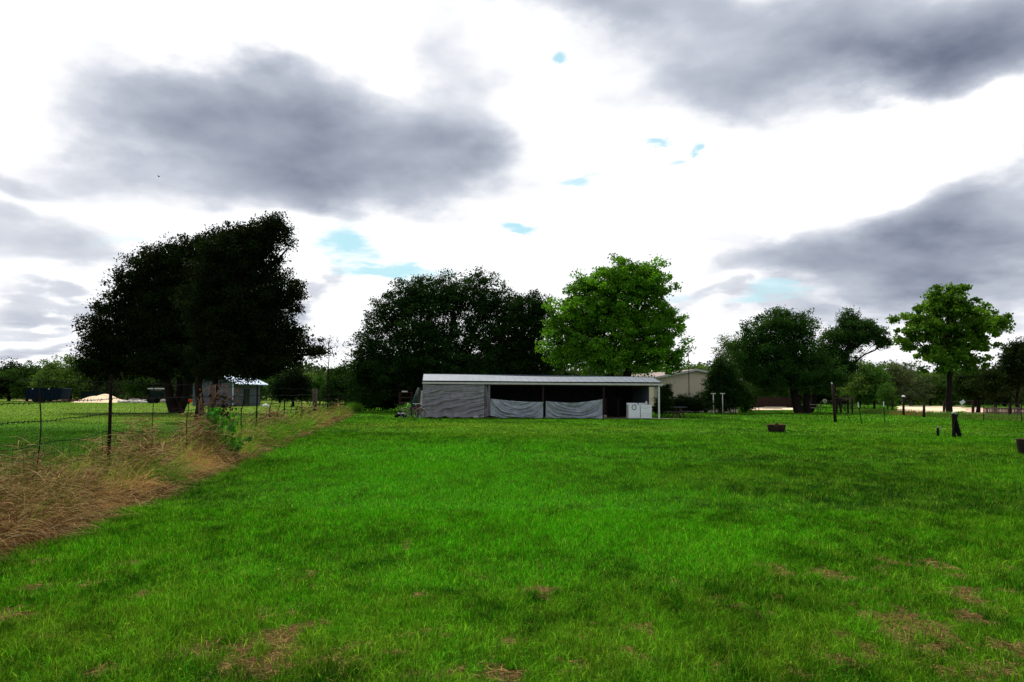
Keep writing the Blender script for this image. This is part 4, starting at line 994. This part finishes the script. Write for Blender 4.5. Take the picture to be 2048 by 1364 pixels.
# ------------------------------------------------------------------ tan house
HA = R(7.5); HU = Vector((math.cos(HA), math.sin(HA), 0)); HV = Vector((-math.sin(HA), math.cos(HA), 0)); HC = gx(1392, 72)
def hp(a, b, z=0): return HC + HU * a + HV * b + Vector((0, 0, z))
def house():
    t = thing('tan_house', 'tan lap-sided house with low gable and pale rake trim behind the shrubs', 'house', HC)
    hw, L_, ze, zr = 3.95, 19, 3.0, 3.78
    m_ = MB().prism([hp(-hw, 0), hp(hw, 0), hp(hw, 0, ze), hp(0, 0, zr), hp(-hw, 0, ze)], HV * L_); m_.build('wall', M_siding, t)
    ov = .35; sl_ = (zr - ze) / hw
    for sg in (-1, 1):
        e = hw + ov; ez = zr - sl_ * e
        MB().prism([hp(0, -.3, zr + .03), hp(sg * e, -.3, ez + .03), hp(sg * e, -.3, ez + .13), hp(0, -.3, zr + .13)], HV * (L_ + .6)).build('roof', M_shingle, t)
        MB().prism([hp(0, -.335, zr - .04), hp(sg * e, -.335, ez - .04), hp(sg * e, -.335, ez + .15), hp(0, -.335, zr + .15)], HV * .03).build('fascia', M_trim, t)
    MB().box(hp(-hw + .25, -.04, 1.3), (.12, .05, 2.6), HA).build('downspout', M_trim, t)
    MB().box(hp(1.9, -.02, 1.7), (1.0, .06, 1.1), HA).build('window', M_glass, t)
house()
def mast():
    p = gx(1378, 66); t = thing('antenna_mast', 'thin antenna mast standing in front of the tan gable', 'mast', p); H = at(1378, 692, 66).z
    MB().tube([p, p + Vector((0, 0, H * .6)), p + Vector((0, 0, H))], [.035, .03, .018], 7).build('pole', M_rust, t)
    m_ = MB().tube([p + Vector((-.06, 0, H - .25)), p + Vector((.10, 0, H - .1))], .012, 4)
    for k_ in range(3): m_.tube([p + Vector((-.15, .0, H - .15 - k_ * .18)), p + Vector((.15, 0, H - .12 - k_ * .18))], .01, 4)
    m_.build('aerial', M_rust, t)
mast()
def slim_posts():
    for (px, lb) in ((1427, 'left one of the two pale posts with small crossbars before the big bush'), (1445.5, 'right one of the two pale posts with small crossbars before the big bush')):
        p = G(px, 829); t = thing('clothesline_post', lb, 'post', p, 'pale clothesline posts before the big bush'); H = at(px, 787, p.y).z
        MB().tube([p + Vector((0, 0, -.1)), p + Vector((0, 0, H))], .036, 8).build('pole', M_trim, t, True)
        MB().beam(p + Vector((-.20, 0, H)), p + Vector((.20, 0, H)), .05, .07).build('crossbar', M_trim, t)
slim_posts()
def picnic(p, rz, label, mt, L_=1.6):
    t = thing('picnic_table', label, 'table', p); ca, sa_ = math.cos(rz), math.sin(rz)
    def q(a, b, z): return p + Vector((a * ca - b * sa_, a * sa_ + b * ca, z))
    m_ = MB()
    for i in range(5): m_.box(q((i - 2) * .16, 0, .74), (.145, L_, .035), rz)
    m_.build('table_top', mt, t)
    for sg in (-1, 1):
        m_ = MB()
        for i in range(2): m_.box(q(sg * (.66 + i * .15), 0, .44), (.14, L_, .035), rz)
        m_.build('bench', mt, t)
    for b in (-L_ * .33, L_ * .33):
        MB().beam(q(-.35, b, 0), q(.10, b, .72), .04, .09).build('leg', M_wood, t); MB().beam(q(.35, b + .05, 0), q(-.10, b + .05, .72), .04, .09).build('leg', M_wood, t)
        MB().beam(q(-.8, b + .1, .41), q(.8, b + .1, .41), .04, .07).build('seat_support', M_wood, t)
picnic(G(1357, 836), R(4), 'weathered dark picnic table right of the white shed post', mat('teal_weathered_wood', (.05, .065, .07), (.03, .035, .04), 8), 1.6)
picnic(G(1624, 825), R(80), 'pale-topped picnic table in the shade by the mesquite trunk', mat('sun_bleached_wood', (.40, .38, .34), (.2, .18, .16), 8), 1.7)

# ------------------------------------------------------------------ right lawn
def planter(px, py, w, h, label):
    p = G(px, py); t = thing('barrel_planter', label, 'planter', p, 'half-barrel planters on the lawn')
    r_ = w / 2; m_ = MB(); n = 20
    m_.lathe(p, [(r_ * .84, 0), (r_ * .95, h * .4), (r_, h * .85), (r_ * 1.03, h), (r_ * .93, h), (r_ * .9, h - .06)], n, jit=.012); m_.build('barrel', M_darkwood, t)
    for z in (.25, .72): MB().tube([p + Vector((math.cos(a) * r_ * (.87 + .13 * z + .02), math.sin(a) * r_ * (.87 + .13 * z + .02), h * z)) for a in np.linspace(0, 6.283, 25)[:-1]], .014, 4, closed=True).build('hoop', M_rust, t)
    n = 420; a = RNG.uniform(0, 6.28, n); rr_ = np.sqrt(RNG.random(n)) * r_ * .9
    V = long_blades(p.x + np.cos(a) * rr_, p.y + np.sin(a) * rr_, np.full(n, h - .06), RNG.uniform(.10, .28, n), .010, np.array([.36, .24, .11]) * RNG.uniform(.3, 1.2, (n, 1)), flat=.5, name='dry_plants', bend=1.3, segs=4)
    V.parent = t; V.data.transform(Matrix.Translation(-p))
    q = p + Vector((.0, -.05, h)); MB().lathe(q, [(.07, -.02), (.085, .03), (.03, .08)], 8, jit=.2).build('clod', M_darkwood, t)
planter(1553, 864.5, .76, .33, 'dark half-barrel planter with dry plants standing alone on the middle right lawn')
planter(2067, 909, .80, .42, 'dark half-barrel planter cut off by the right edge of the photo')
def standpipe():
    p = G(1876, 873); t = thing('water_tap', 'short black standpipe tap with a hooked hose end, left of the hose coil', 'tap', p); z = Vector((0, 0, 1))
    MB().tube([p - z * .1, p + z * .2, p + z * .34], [.055, .05, .045], 9).build('pipe', M_black, t, True)
    MB().tube([p + z * .34 + Vector((-.03, 0, 0)), p + z * .40, p + z * .38 + Vector((.09, 0, 0)), p + Vector((.13, 0, .27)), p + Vector((.12, 0, .16))], .018, 7).build('spout', M_brass, t, True)
    MB().box(p + Vector((-.0, 0, .39)), (.10, .03, .02)).build('handle', M_black, t)
standpipe()
def hose():
    p = G(1908, 875); H = .93; t = thing('hose_post', 'short post with white tap head carrying the black hose coil', 'post', p)
    MB().tube([p + Vector((0, .03, -.1)), p + Vector((0, .03, H))], .045, 8).build('post', M_darkwood, t)
    MB().tube([p + Vector((-.06, 0, H)), p + Vector((.0, -.02, H + .05)), p + Vector((.07, 0, H + .02)), p + Vector((.10, 0, H - .04))], [.025, .035, .03, .02], 8).build('tap', M_white, t, True)
    MB().tube([p + Vector((.20, .05, H - .12)), p + Vector((.24, .05, H + .10))], .014, 5).build('rod', M_green, t)
    rr = random.Random(3); m_ = MB()
    for i in range(17):
        c = (-.10 + .022 * i) if i < 9 else (.19 + .018 * (i - 9)); wid = rr.uniform(.012, .035) if i not in (0, 8, 11) else .08; y0 = -.12 + .03 * rr.uniform(-1, 1) + .012 * i
        apex = Vector((.06 + rr.uniform(-.03, .04), y0, H - .02 + rr.uniform(-.03, .01))); bot = .02 + rr.uniform(0, .05); cx = (-.02 + c * 1.05)
        pts = []
        for j in range(20):
            a = 2 * math.pi * j / 20; s_ = (1 - math.cos(a)) / 2          # 0 apex, 1 bottom
            x_ = apex.x * (1 - s_) + cx * s_ + wid * math.sin(a) * (.35 + .65 * s_)
            pts.append(p + Vector((x_, y0 + .04 * math.sin(a + i), apex.z * (1 - s_) + bot * s_)))
        m_.tube(pts, .017, 6, closed=True)
    o = m_.build('hose_coil', M_black, None, True); tag(o, 'black rubber hose hanging in long loops from the post on the right lawn', 'hose')
hose()
def wire_pole():
    p = G(1671, 845); top = at(1665, 768, p.y); t = thing('line_pole', 'leaning dark wooden pole with white insulator and a stay wire', 'pole', p)
    MB().tube([p - Vector((0, 0, .1)), p.lerp(top, .5), top], [.10, .09, .07], 9).build('pole', M_darkwood, t, True)
    MB().tube([top + Vector((-.07, 0, .10)), top + Vector((-.01, -.02, -.06))], .035, 7).build('insulator', M_white, t)
    e = gx(1700, p.y + 1.5); MB().tube([top, e], .014, 5).build('stay_wire', M_rust, t)
    e = hp(3.6, -.1, 2.5); pts = [top.lerp(e, i / 12) - Vector((0, 0, .35 * 4 * (i / 12) * (1 - i / 12))) for i in range(13)]
    MB().tube(pts, .008, 4).build('line_wire', M_wire, t)
wire_pole()
M_stake = mat('dark_green_paint', (.012, .045, .018), (.006, .02, .01), 9, .8, .1)
def stakes():
    for (pb, pt, lb) in (((1724, 848), (1716, 805), 'green steel stake with white tip leaning left, nearer the dark pole'), ((1770, 846.5), (1767, 803), 'straight green steel stake with white tip, right of the leaning one')):
        p = G(*pb); top = at(*pt, p.y); t = thing('steel_stake', lb, 'stake', p, 'white-tipped steel stakes on the right lawn'); k_ = p.lerp(top, .76)
        MB().beam(p - Vector((0, 0, .1)), k_, .05, .03).build('shaft', M_stake, t); MB().beam(k_, top, .05, .034).build('tip', M_white, t)
stakes()
def play():
    d = 80; p = gx(1645, d); t = thing('swing_frame', 'pale pipe arch with long top bar and round disc, under the mesquite', 'play frame', p)
    for (x0, x1) in ((1640, 1652),):
        a = gx(x0, d); b = gx(x1, d); H = at(1645, 801.5, d).z
        MB().tube([a, a + Vector((0, 0, H * .7)), a + Vector((.12, 0, H * .93)), a + Vector((.32, 0, H)), b + Vector((-.12, 0, H * .9)), b + Vector((0, 0, H * .6)), b], .03, 7).build('arch', M_barkpale, t, True)
    c = at(1650, 802, d); MB().lathe(c, [(.07, -.02), (.20, -.03), (.20, .03), (.07, .02)], 22, 'Y').build('disc', M_trim, t)
    MB().lathe(c, [(.06, -.05), (.06, .05)], 14, 'Y').build('hub', M_red, t)
    MB().tube([c + Vector((0, .1, 0)), at(1700, 801, d)], .03, 6).build('top_bar', M_maroon, t)
    for x_ in (1676, 1700): MB().tube([gx(x_, d), at(x_, 801, d)], .03, 6).build('leg', M_maroon, t)
    p = gx(1693, 71); t = thing('garden_arbor', 'dark timber arbor with slatted top behind the leaning pole', 'arbor', p); H = at(1693, 797, 71).z
    for x_ in (1681, 1704):
        for dy in (0, .9): MB().beam(gx(x_, 71) + Vector((0, dy, 0)), gx(x_, 71) + Vector((0, dy, H)), .13).build('post', M_darkwood, t)
    for dy in (0, .9): MB().beam(gx(1678, 71) + Vector((0, dy, H)), gx(1707, 71) + Vector((0, dy, H)), .05, .14).build('beam', M_barkpale, t)
    m_ = MB(); a = gx(1679, 71); b = gx(1706, 71)
    for i in range(8): q = a.lerp(b, i / 7); m_.beam(q + Vector((0, -.2, H + .09)), q + Vector((0, 1.1, H + .09)), .04, .05)
    m_.build('slats', M_barkpale, t)
    m_ = MB()
    for i in range(8): m_.beam(gx(1684 + i * 2.6, 71) + Vector((0, .9, .2)), gx(1684 + i * 2.6, 71) + Vector((0, .9, H)), .03)
    m_.build('lattice', M_darkwood, t)
play()
def right_fence():
    t = thing('wire_fence', 'low wire fence with wooden and steel posts crossing the right lawn', 'fence', G(1848, 835))
    w = []
    for (px, pb, pt, kind) in ((1690, 823, 806, 't'), (1728, 824, 806, 't'), (1760, 825, 806, 't'), (1785, 828, 800, 'w'), (1807, 831, 794, 'c'), (1848, 835, 806, 'w'), (1967, 841, 812, 't'), (2043, 845, 808, 't'), (2130, 851, 815, 't')):
        p = G(px, pb); top = at(px, pt, p.y); w.append((p, top))
        if kind == 't': MB().beam(p, top, .05, .03).build('metal_post', M_rust, t)
        else:
            o = MB().tube([p - Vector((0, 0, .1)), p.lerp(top, .5), top], [.10, .095, .09], 8).build('wooden_post', M_darkwood, t, True)
            if kind == 'c': MB().lathe(top, [(.15, 0), (.14, .08), (.05, .14)], 12).build('post_cap', M_white, t)
    for f in (.92, .62, .36): 
        m_ = MB()
        for (a, a2), (b, b2) in zip(w, w[1:]):
            H = .85; m_.tube([a + Vector((0, 0, H * f)), (a + b) / 2 + Vector((0, 0, H * f - .03)), b + Vector((0, 0, H * f))], .008, 4, cap=False)
        m_.build('wire', M_wire, t)
    # back fence with the diamond plate
    t = thing('yard_fence', 'dark post and rail fence behind the round tree, along the dirt road', 'fence', G(1946, 828))
    ws = []
    for (px, pb, pt) in ((1888, 824, 803), (1946, 828, 800), (1991, 829, 804), (2020, 830, 806), (2060, 832, 806)):
        p = G(px, pb); top = at(px, pt, p.y); ws.append((p, top)); MB().beam(p, top, .18, .18).build('wooden_post', M_darkwood, t)
    for (a, a2), (b, b2) in zip(ws, ws[1:]):
        for f in (.95, .5): MB().beam(a.lerp(a2, f), b.lerp(b2, f), .03, .05).build('rail', M_darkwood, t)
    c = at(1925, 804.5, ws[1][0].y - .3); q = R(35); dx = Vector((math.cos(q), 0, math.sin(q))) * .22; dz = Vector((-math.sin(q), 0, math.cos(q))) * .15
    o = MB().prism([c - dx - dz, c + dx - dz, c + dx + dz, c - dx + dz], Vector((0, .012, 0))).build('blank_sign', M_appl); tag(o, 'small pale grey plate hung askew on the fence right of the round tree', 'sign')
    # pale picket fence far right
    a = G(1970, 829); b = G(2110, 830); t = thing('picket_fence', 'weathered pinkish-brown picket fence at the far right', 'fence', a)
    n = 46; m_ = MB(); L_ = (b - a).length
    mp = mat('pink_grey_wood', (.30, .19, .16), (.14, .08, .07), 3, .9, .1)
    for i in range(n):
        q = a.lerp(b, i / n); h = .66 + rnd.uniform(-.05, .04); m_.box(q + Vector((0, rnd.uniform(-.02, .02), h / 2)), (L_ / n * .78, .025, h))
    m_.build('pickets', mp, t)
    for z in (.2, .55): MB().beam(a + Vector((0, .04, z)), b + Vector((0, .04, z)), .04, .07).build('rail', mp, t)
right_fence()
def board_fence():
    d = 100; a = gx(1504, d); b = gx(1592, d + 3); H = at(1550, 794, d).z; t = thing('board_fence', 'dark brown board fence beyond the dirt yard', 'fence', a); n = 40; m_ = MB()
    for i in range(n): q = a.lerp(b, i / n); m_.box(q + Vector((.06, rnd.uniform(-.02, .02), H / 2)), ((b - a).length / n * .93, .03, H + rnd.uniform(-.04, .04)))
    m_.build('boards', M_darkwood, t)
    for z in (.3, H - .3): MB().beam(a + Vector((0, -.04, z)), b + Vector((0, -.04, z)), .04, .09).build('rail', M_darkwood, t)
    p = gx(1546, 92); t = thing('board_pile', 'low pile of pale boards in front of the dark board fence', 'board pile', p)
    for i in range(4): MB().box(p + Vector((rnd.uniform(-.3, .3), rnd.uniform(-.2, .2), .05 + i * .06)), (2.4, .2, .045), rnd.uniform(-.1, .1)).build('board', M_trim, t)
board_fence()

# ------------------------------------------------------------------ far left yard
def left_yard():
    # navy open-top trailer
    d = 108; a = gx(52, d); b = gx(126, d); H = at(90, 776, d).z; w = b.x - a.x; c = Vector(((a.x + b.x) / 2, d + 1.1, 0))
    t = thing('dump_trailer', 'long navy blue open-top trailer at the field edge on the far left', 'trailer', c)
    MB().prism([a + Vector((0, 0, .45)), b + Vector((-.3, 0, .45)), b + Vector((0, 0, H * .97)), b + Vector((-.15, 0, H)), a + Vector((0, 0, H))], Vector((0, 2.2, 0))).build('body', M_dumpster, t)
    for i in range(8): q = a.x + w * (.06 + .8 * i / 7); MB().box((q, d - .035, (H + .45) / 2), (.08, .06, H - .5)).build('rib', M_dumpster, t)
    MB().beam((a.x, d - .05, H - .02), (b.x - .9, d - .05, H - .02), .08).build('top_rail', M_dumpster, t)
    for s_ in (.18, .62): MB().box((a.x + w * s_, d - .07, H - .12), (.16, .05, .12)).build('reflector', M_white, t)
    for s_ in (.25, .42):
        MB().lathe((a.x + w * s_, d + .1, .42), [(.2, -.12), (.42, -.12), (.42, .12), (.2, .12)], 20, 'Y').build('wheel', M_black, t)
    # teal skip
    a = gx(162, 118); b = gx(200, 118); H = at(175, 784, 118).z; t = thing('waste_skip', 'dark teal waste skip half hidden by the sand heap', 'skip', a)
    MB().prism([a, b, b + Vector((.4, 0, H)), a + Vector((-.1, 0, H))], Vector((0, 2, 0))).build('body', M_teal, t)
    MB().box((a.x + .9, 118.9, H + .05), (1.9, 1.9, .08), 0, 0, R(-2)).build('lid', M_teal, t)
    # sand heap
    def heap(name, label, px0, px1, pyt, d, mt, cat, depth=3.5, seed=1):
        A = gx(px0, d); B = gx(px1, d); H = at((px0 + px1) / 2, pyt, d).z; cx = (A.x + B.x) / 2; rx = (B.x - A.x) / 2; rr = np.random.default_rng(seed)
        def f(u, v):
            an = u * 2 * math.pi; r_ = v; x_ = math.cos(an) * r_; y_ = math.sin(an) * r_
            hh = max(0, 1 - r_ ** 1.15) * H * (1 + .22 * math.sin(5 * x_ + seed) * r_ + .12 * math.sin(9 * y_ + 4 * x_))
            return (cx + x_ * rx, d + y_ * depth, hh + .01)
        o = MB().grid(f, 48, 16).build(name, mt, None, True); tag(o, label, cat); return o
    heap('sand_heap', 'broad pale sand heap in the field left of the oak trunk', 150, 262, 788.5, 112, M_sand, 'sand heap', 4, 2)
    def rocks(px0, px1, d, n, label, name, mt, group=None, s_=.35, cat='rubble'):
        rr = random.Random(int(px0)); m_ = MB()
        for i in range(n):
            p = gx(rr.uniform(px0, px1), d + rr.uniform(-1.5, 1.5)); r_ = rr.uniform(.4, 1) * s_
            m_.lathe(p, [(r_ * .7, 0), (r_, r_ * .4), (r_ * .8, r_ * .9), (r_ * .3, r_ * 1.1)], 7, jit=.25)
        o = m_.build(name, mt); tag(o, label, cat, None, 'stuff')
    rocks(236, 300, 110, 60, 'white broken rubble spread between the sand heap and the tractor', 'rubble', M_rubble)
    rocks(128, 160, 118, 36, 'reddish rubble between the navy trailer and the sand heap', 'rubble', mat('brick_rubble', (.32, .14, .08), (.14, .07, .05), 2))
    rocks(262, 345, 116, 60, 'grey and rust junk pieces lying behind the rubble', 'scrap', mat('scrap_junk', (.20, .15, .14), (.07, .05, .06), 2), s_=.45, cat='scrap')
    # tractor
    d = 106; p = gx(312, d); t = thing('tractor', 'green cab tractor with pale roof edge seen left of the oak trunk', 'tractor', p); k_ = d / F
    H = at(312, 778, d).z
    def X(px): return gx(px, d).x
    m_ = MB()
    for x_ in (299, 325):
        for dy in (0, 1.3): m_.beam((X(x_), d + dy, 1.0), (X(x_), d + dy, H), .09)
    m_.build('cab_frame', M_teal, t)
    MB().box(((X(299) + X(325)) / 2, d + .65, H + .05), (X(325) - X(299) + .4, 1.7, .13)).build('cab_roof', M_trim, t)
    MB().box(((X(299) + X(325)) / 2, d + .65, 1.25), (X(325) - X(299), 1.25, .8)).build('cab_body', M_teal, t)
    MB().box(((X(299) + X(325)) / 2, d + .65, 1.9), (X(325) - X(299) - .15, 1.2, .55)).build('cab_glass', M_glass, t)
    MB().box((X(336), d + .65, .95), (1.4, .8, .6)).build('hood', M_maroon, t)
    for x_, r_ in ((303, .52), (340, .36)):
        for dy in (-.15, 1.45): MB().lathe((X(x_), d + dy, r_), [(r_ * .45, -.13), (r_, -.15), (r_, .15), (r_ * .45, .13)], 22, 'Y').build('wheel', M_black, t)
    # red wheelbarrow-like tub
    p = gx(373, 100); t = thing('red_cart', 'bright red garden cart behind the oak trunk', 'cart', p)
    MB().prism([p + Vector((-.55, 0, .2)), p + Vector((.35, 0, .2)), p + Vector((.6, 0, .62)), p + Vector((-.75, 0, .62))], Vector((0, .8, 0))).build('tub', mat('bright_red', (.65, .03, .02), (.5, .02, .015), 3), t)
    for dx in (-.3, .25): MB().lathe(p + Vector((dx, -.05, .16)), [(.05, -.04), (.16, -.04), (.16, .04), (.05, .04)], 14, 'Y').build('wheel', M_black, t)
    # barn
    BA = R(-20); bc = gx(428, 89); U = Vector((math.cos(BA), math.sin(BA), 0)); V_ = Vector((-math.sin(BA), math.cos(BA), 0))
    def bp(a, b, z=0): return bc + U * a + V_ * b + Vector((0, 0, z))
    t = thing('grey_barn', 'grey metal barn with light blue-white roof, half hidden by the black oak', 'barn', bc)
    hw, L_, ze = 2.95, 4.6, 2.55; zr = 3.72
    MB().prism([bp(-hw, 0), bp(hw - .3, 0), bp(hw - .3, 0, ze), bp(0, 0, zr), bp(-hw, 0, ze)], V_ * L_).build('wall', M_barn, t)
    for sg in (-1, 1):
        e = hw + .5; ez = zr - (zr - ze) / hw * e
        MB().prism([bp(0, -.5, zr + .03), bp(sg * e, -.5, ez + .03), bp(sg * e, -.5, ez + .11), bp(0, -.5, zr + .11)], V_ * (L_ + 1)).build('roof', M_barnroof, t)
    MB().box(bp(hw - .27, 2.2, 1.0), (.07, .9, 1.95), BA).build('door', M_glass, t)
    MB().box(bp(hw - .36, -.04, ze / 2), (.12, .06, ze), BA).build('corner_trim', M_barnroof, t)
    bush('dark red-brown shrubs at the foot of the grey barn', [(445, 792, 26, 8), (470, 795, 20, 6), (420, 790, 18, 9)], 90, 130, 40, .16, (.04, .02, .015), (.09, .045, .03), 81, .35)
    p = gx(532, 86); o = MB().lathe(p, [(.42, 0), (.40, .12), (.30, .25), (.12, .33), (.02, .34)], 20).build('white_tub', M_white, None, True); tag(o, 'small white domed tub on the grass right of the grey barn', 'tub')
left_yard()
def bird():
    c = at(318, 353, 60); t = thing('flying_bird', 'tiny dark bird flying under the big grey cloud', 'bird', c)
    MB().lathe(c, [(.005, -.09), (.03, -.05), (.036, 0), (.024, .05), (.006, .08)], 10, 'X').build('body', M_black, t, True)
    for sg in (-1, 1): MB().prism([c + Vector((-.03, 0, .01)), c + Vector((.04, 0, .01)), c + Vector((.0, sg * .1, .05)), c + Vector((-.05, sg * .18, .03))], Vector((0, 0, .006))).build('wing', M_black, t)
bird()
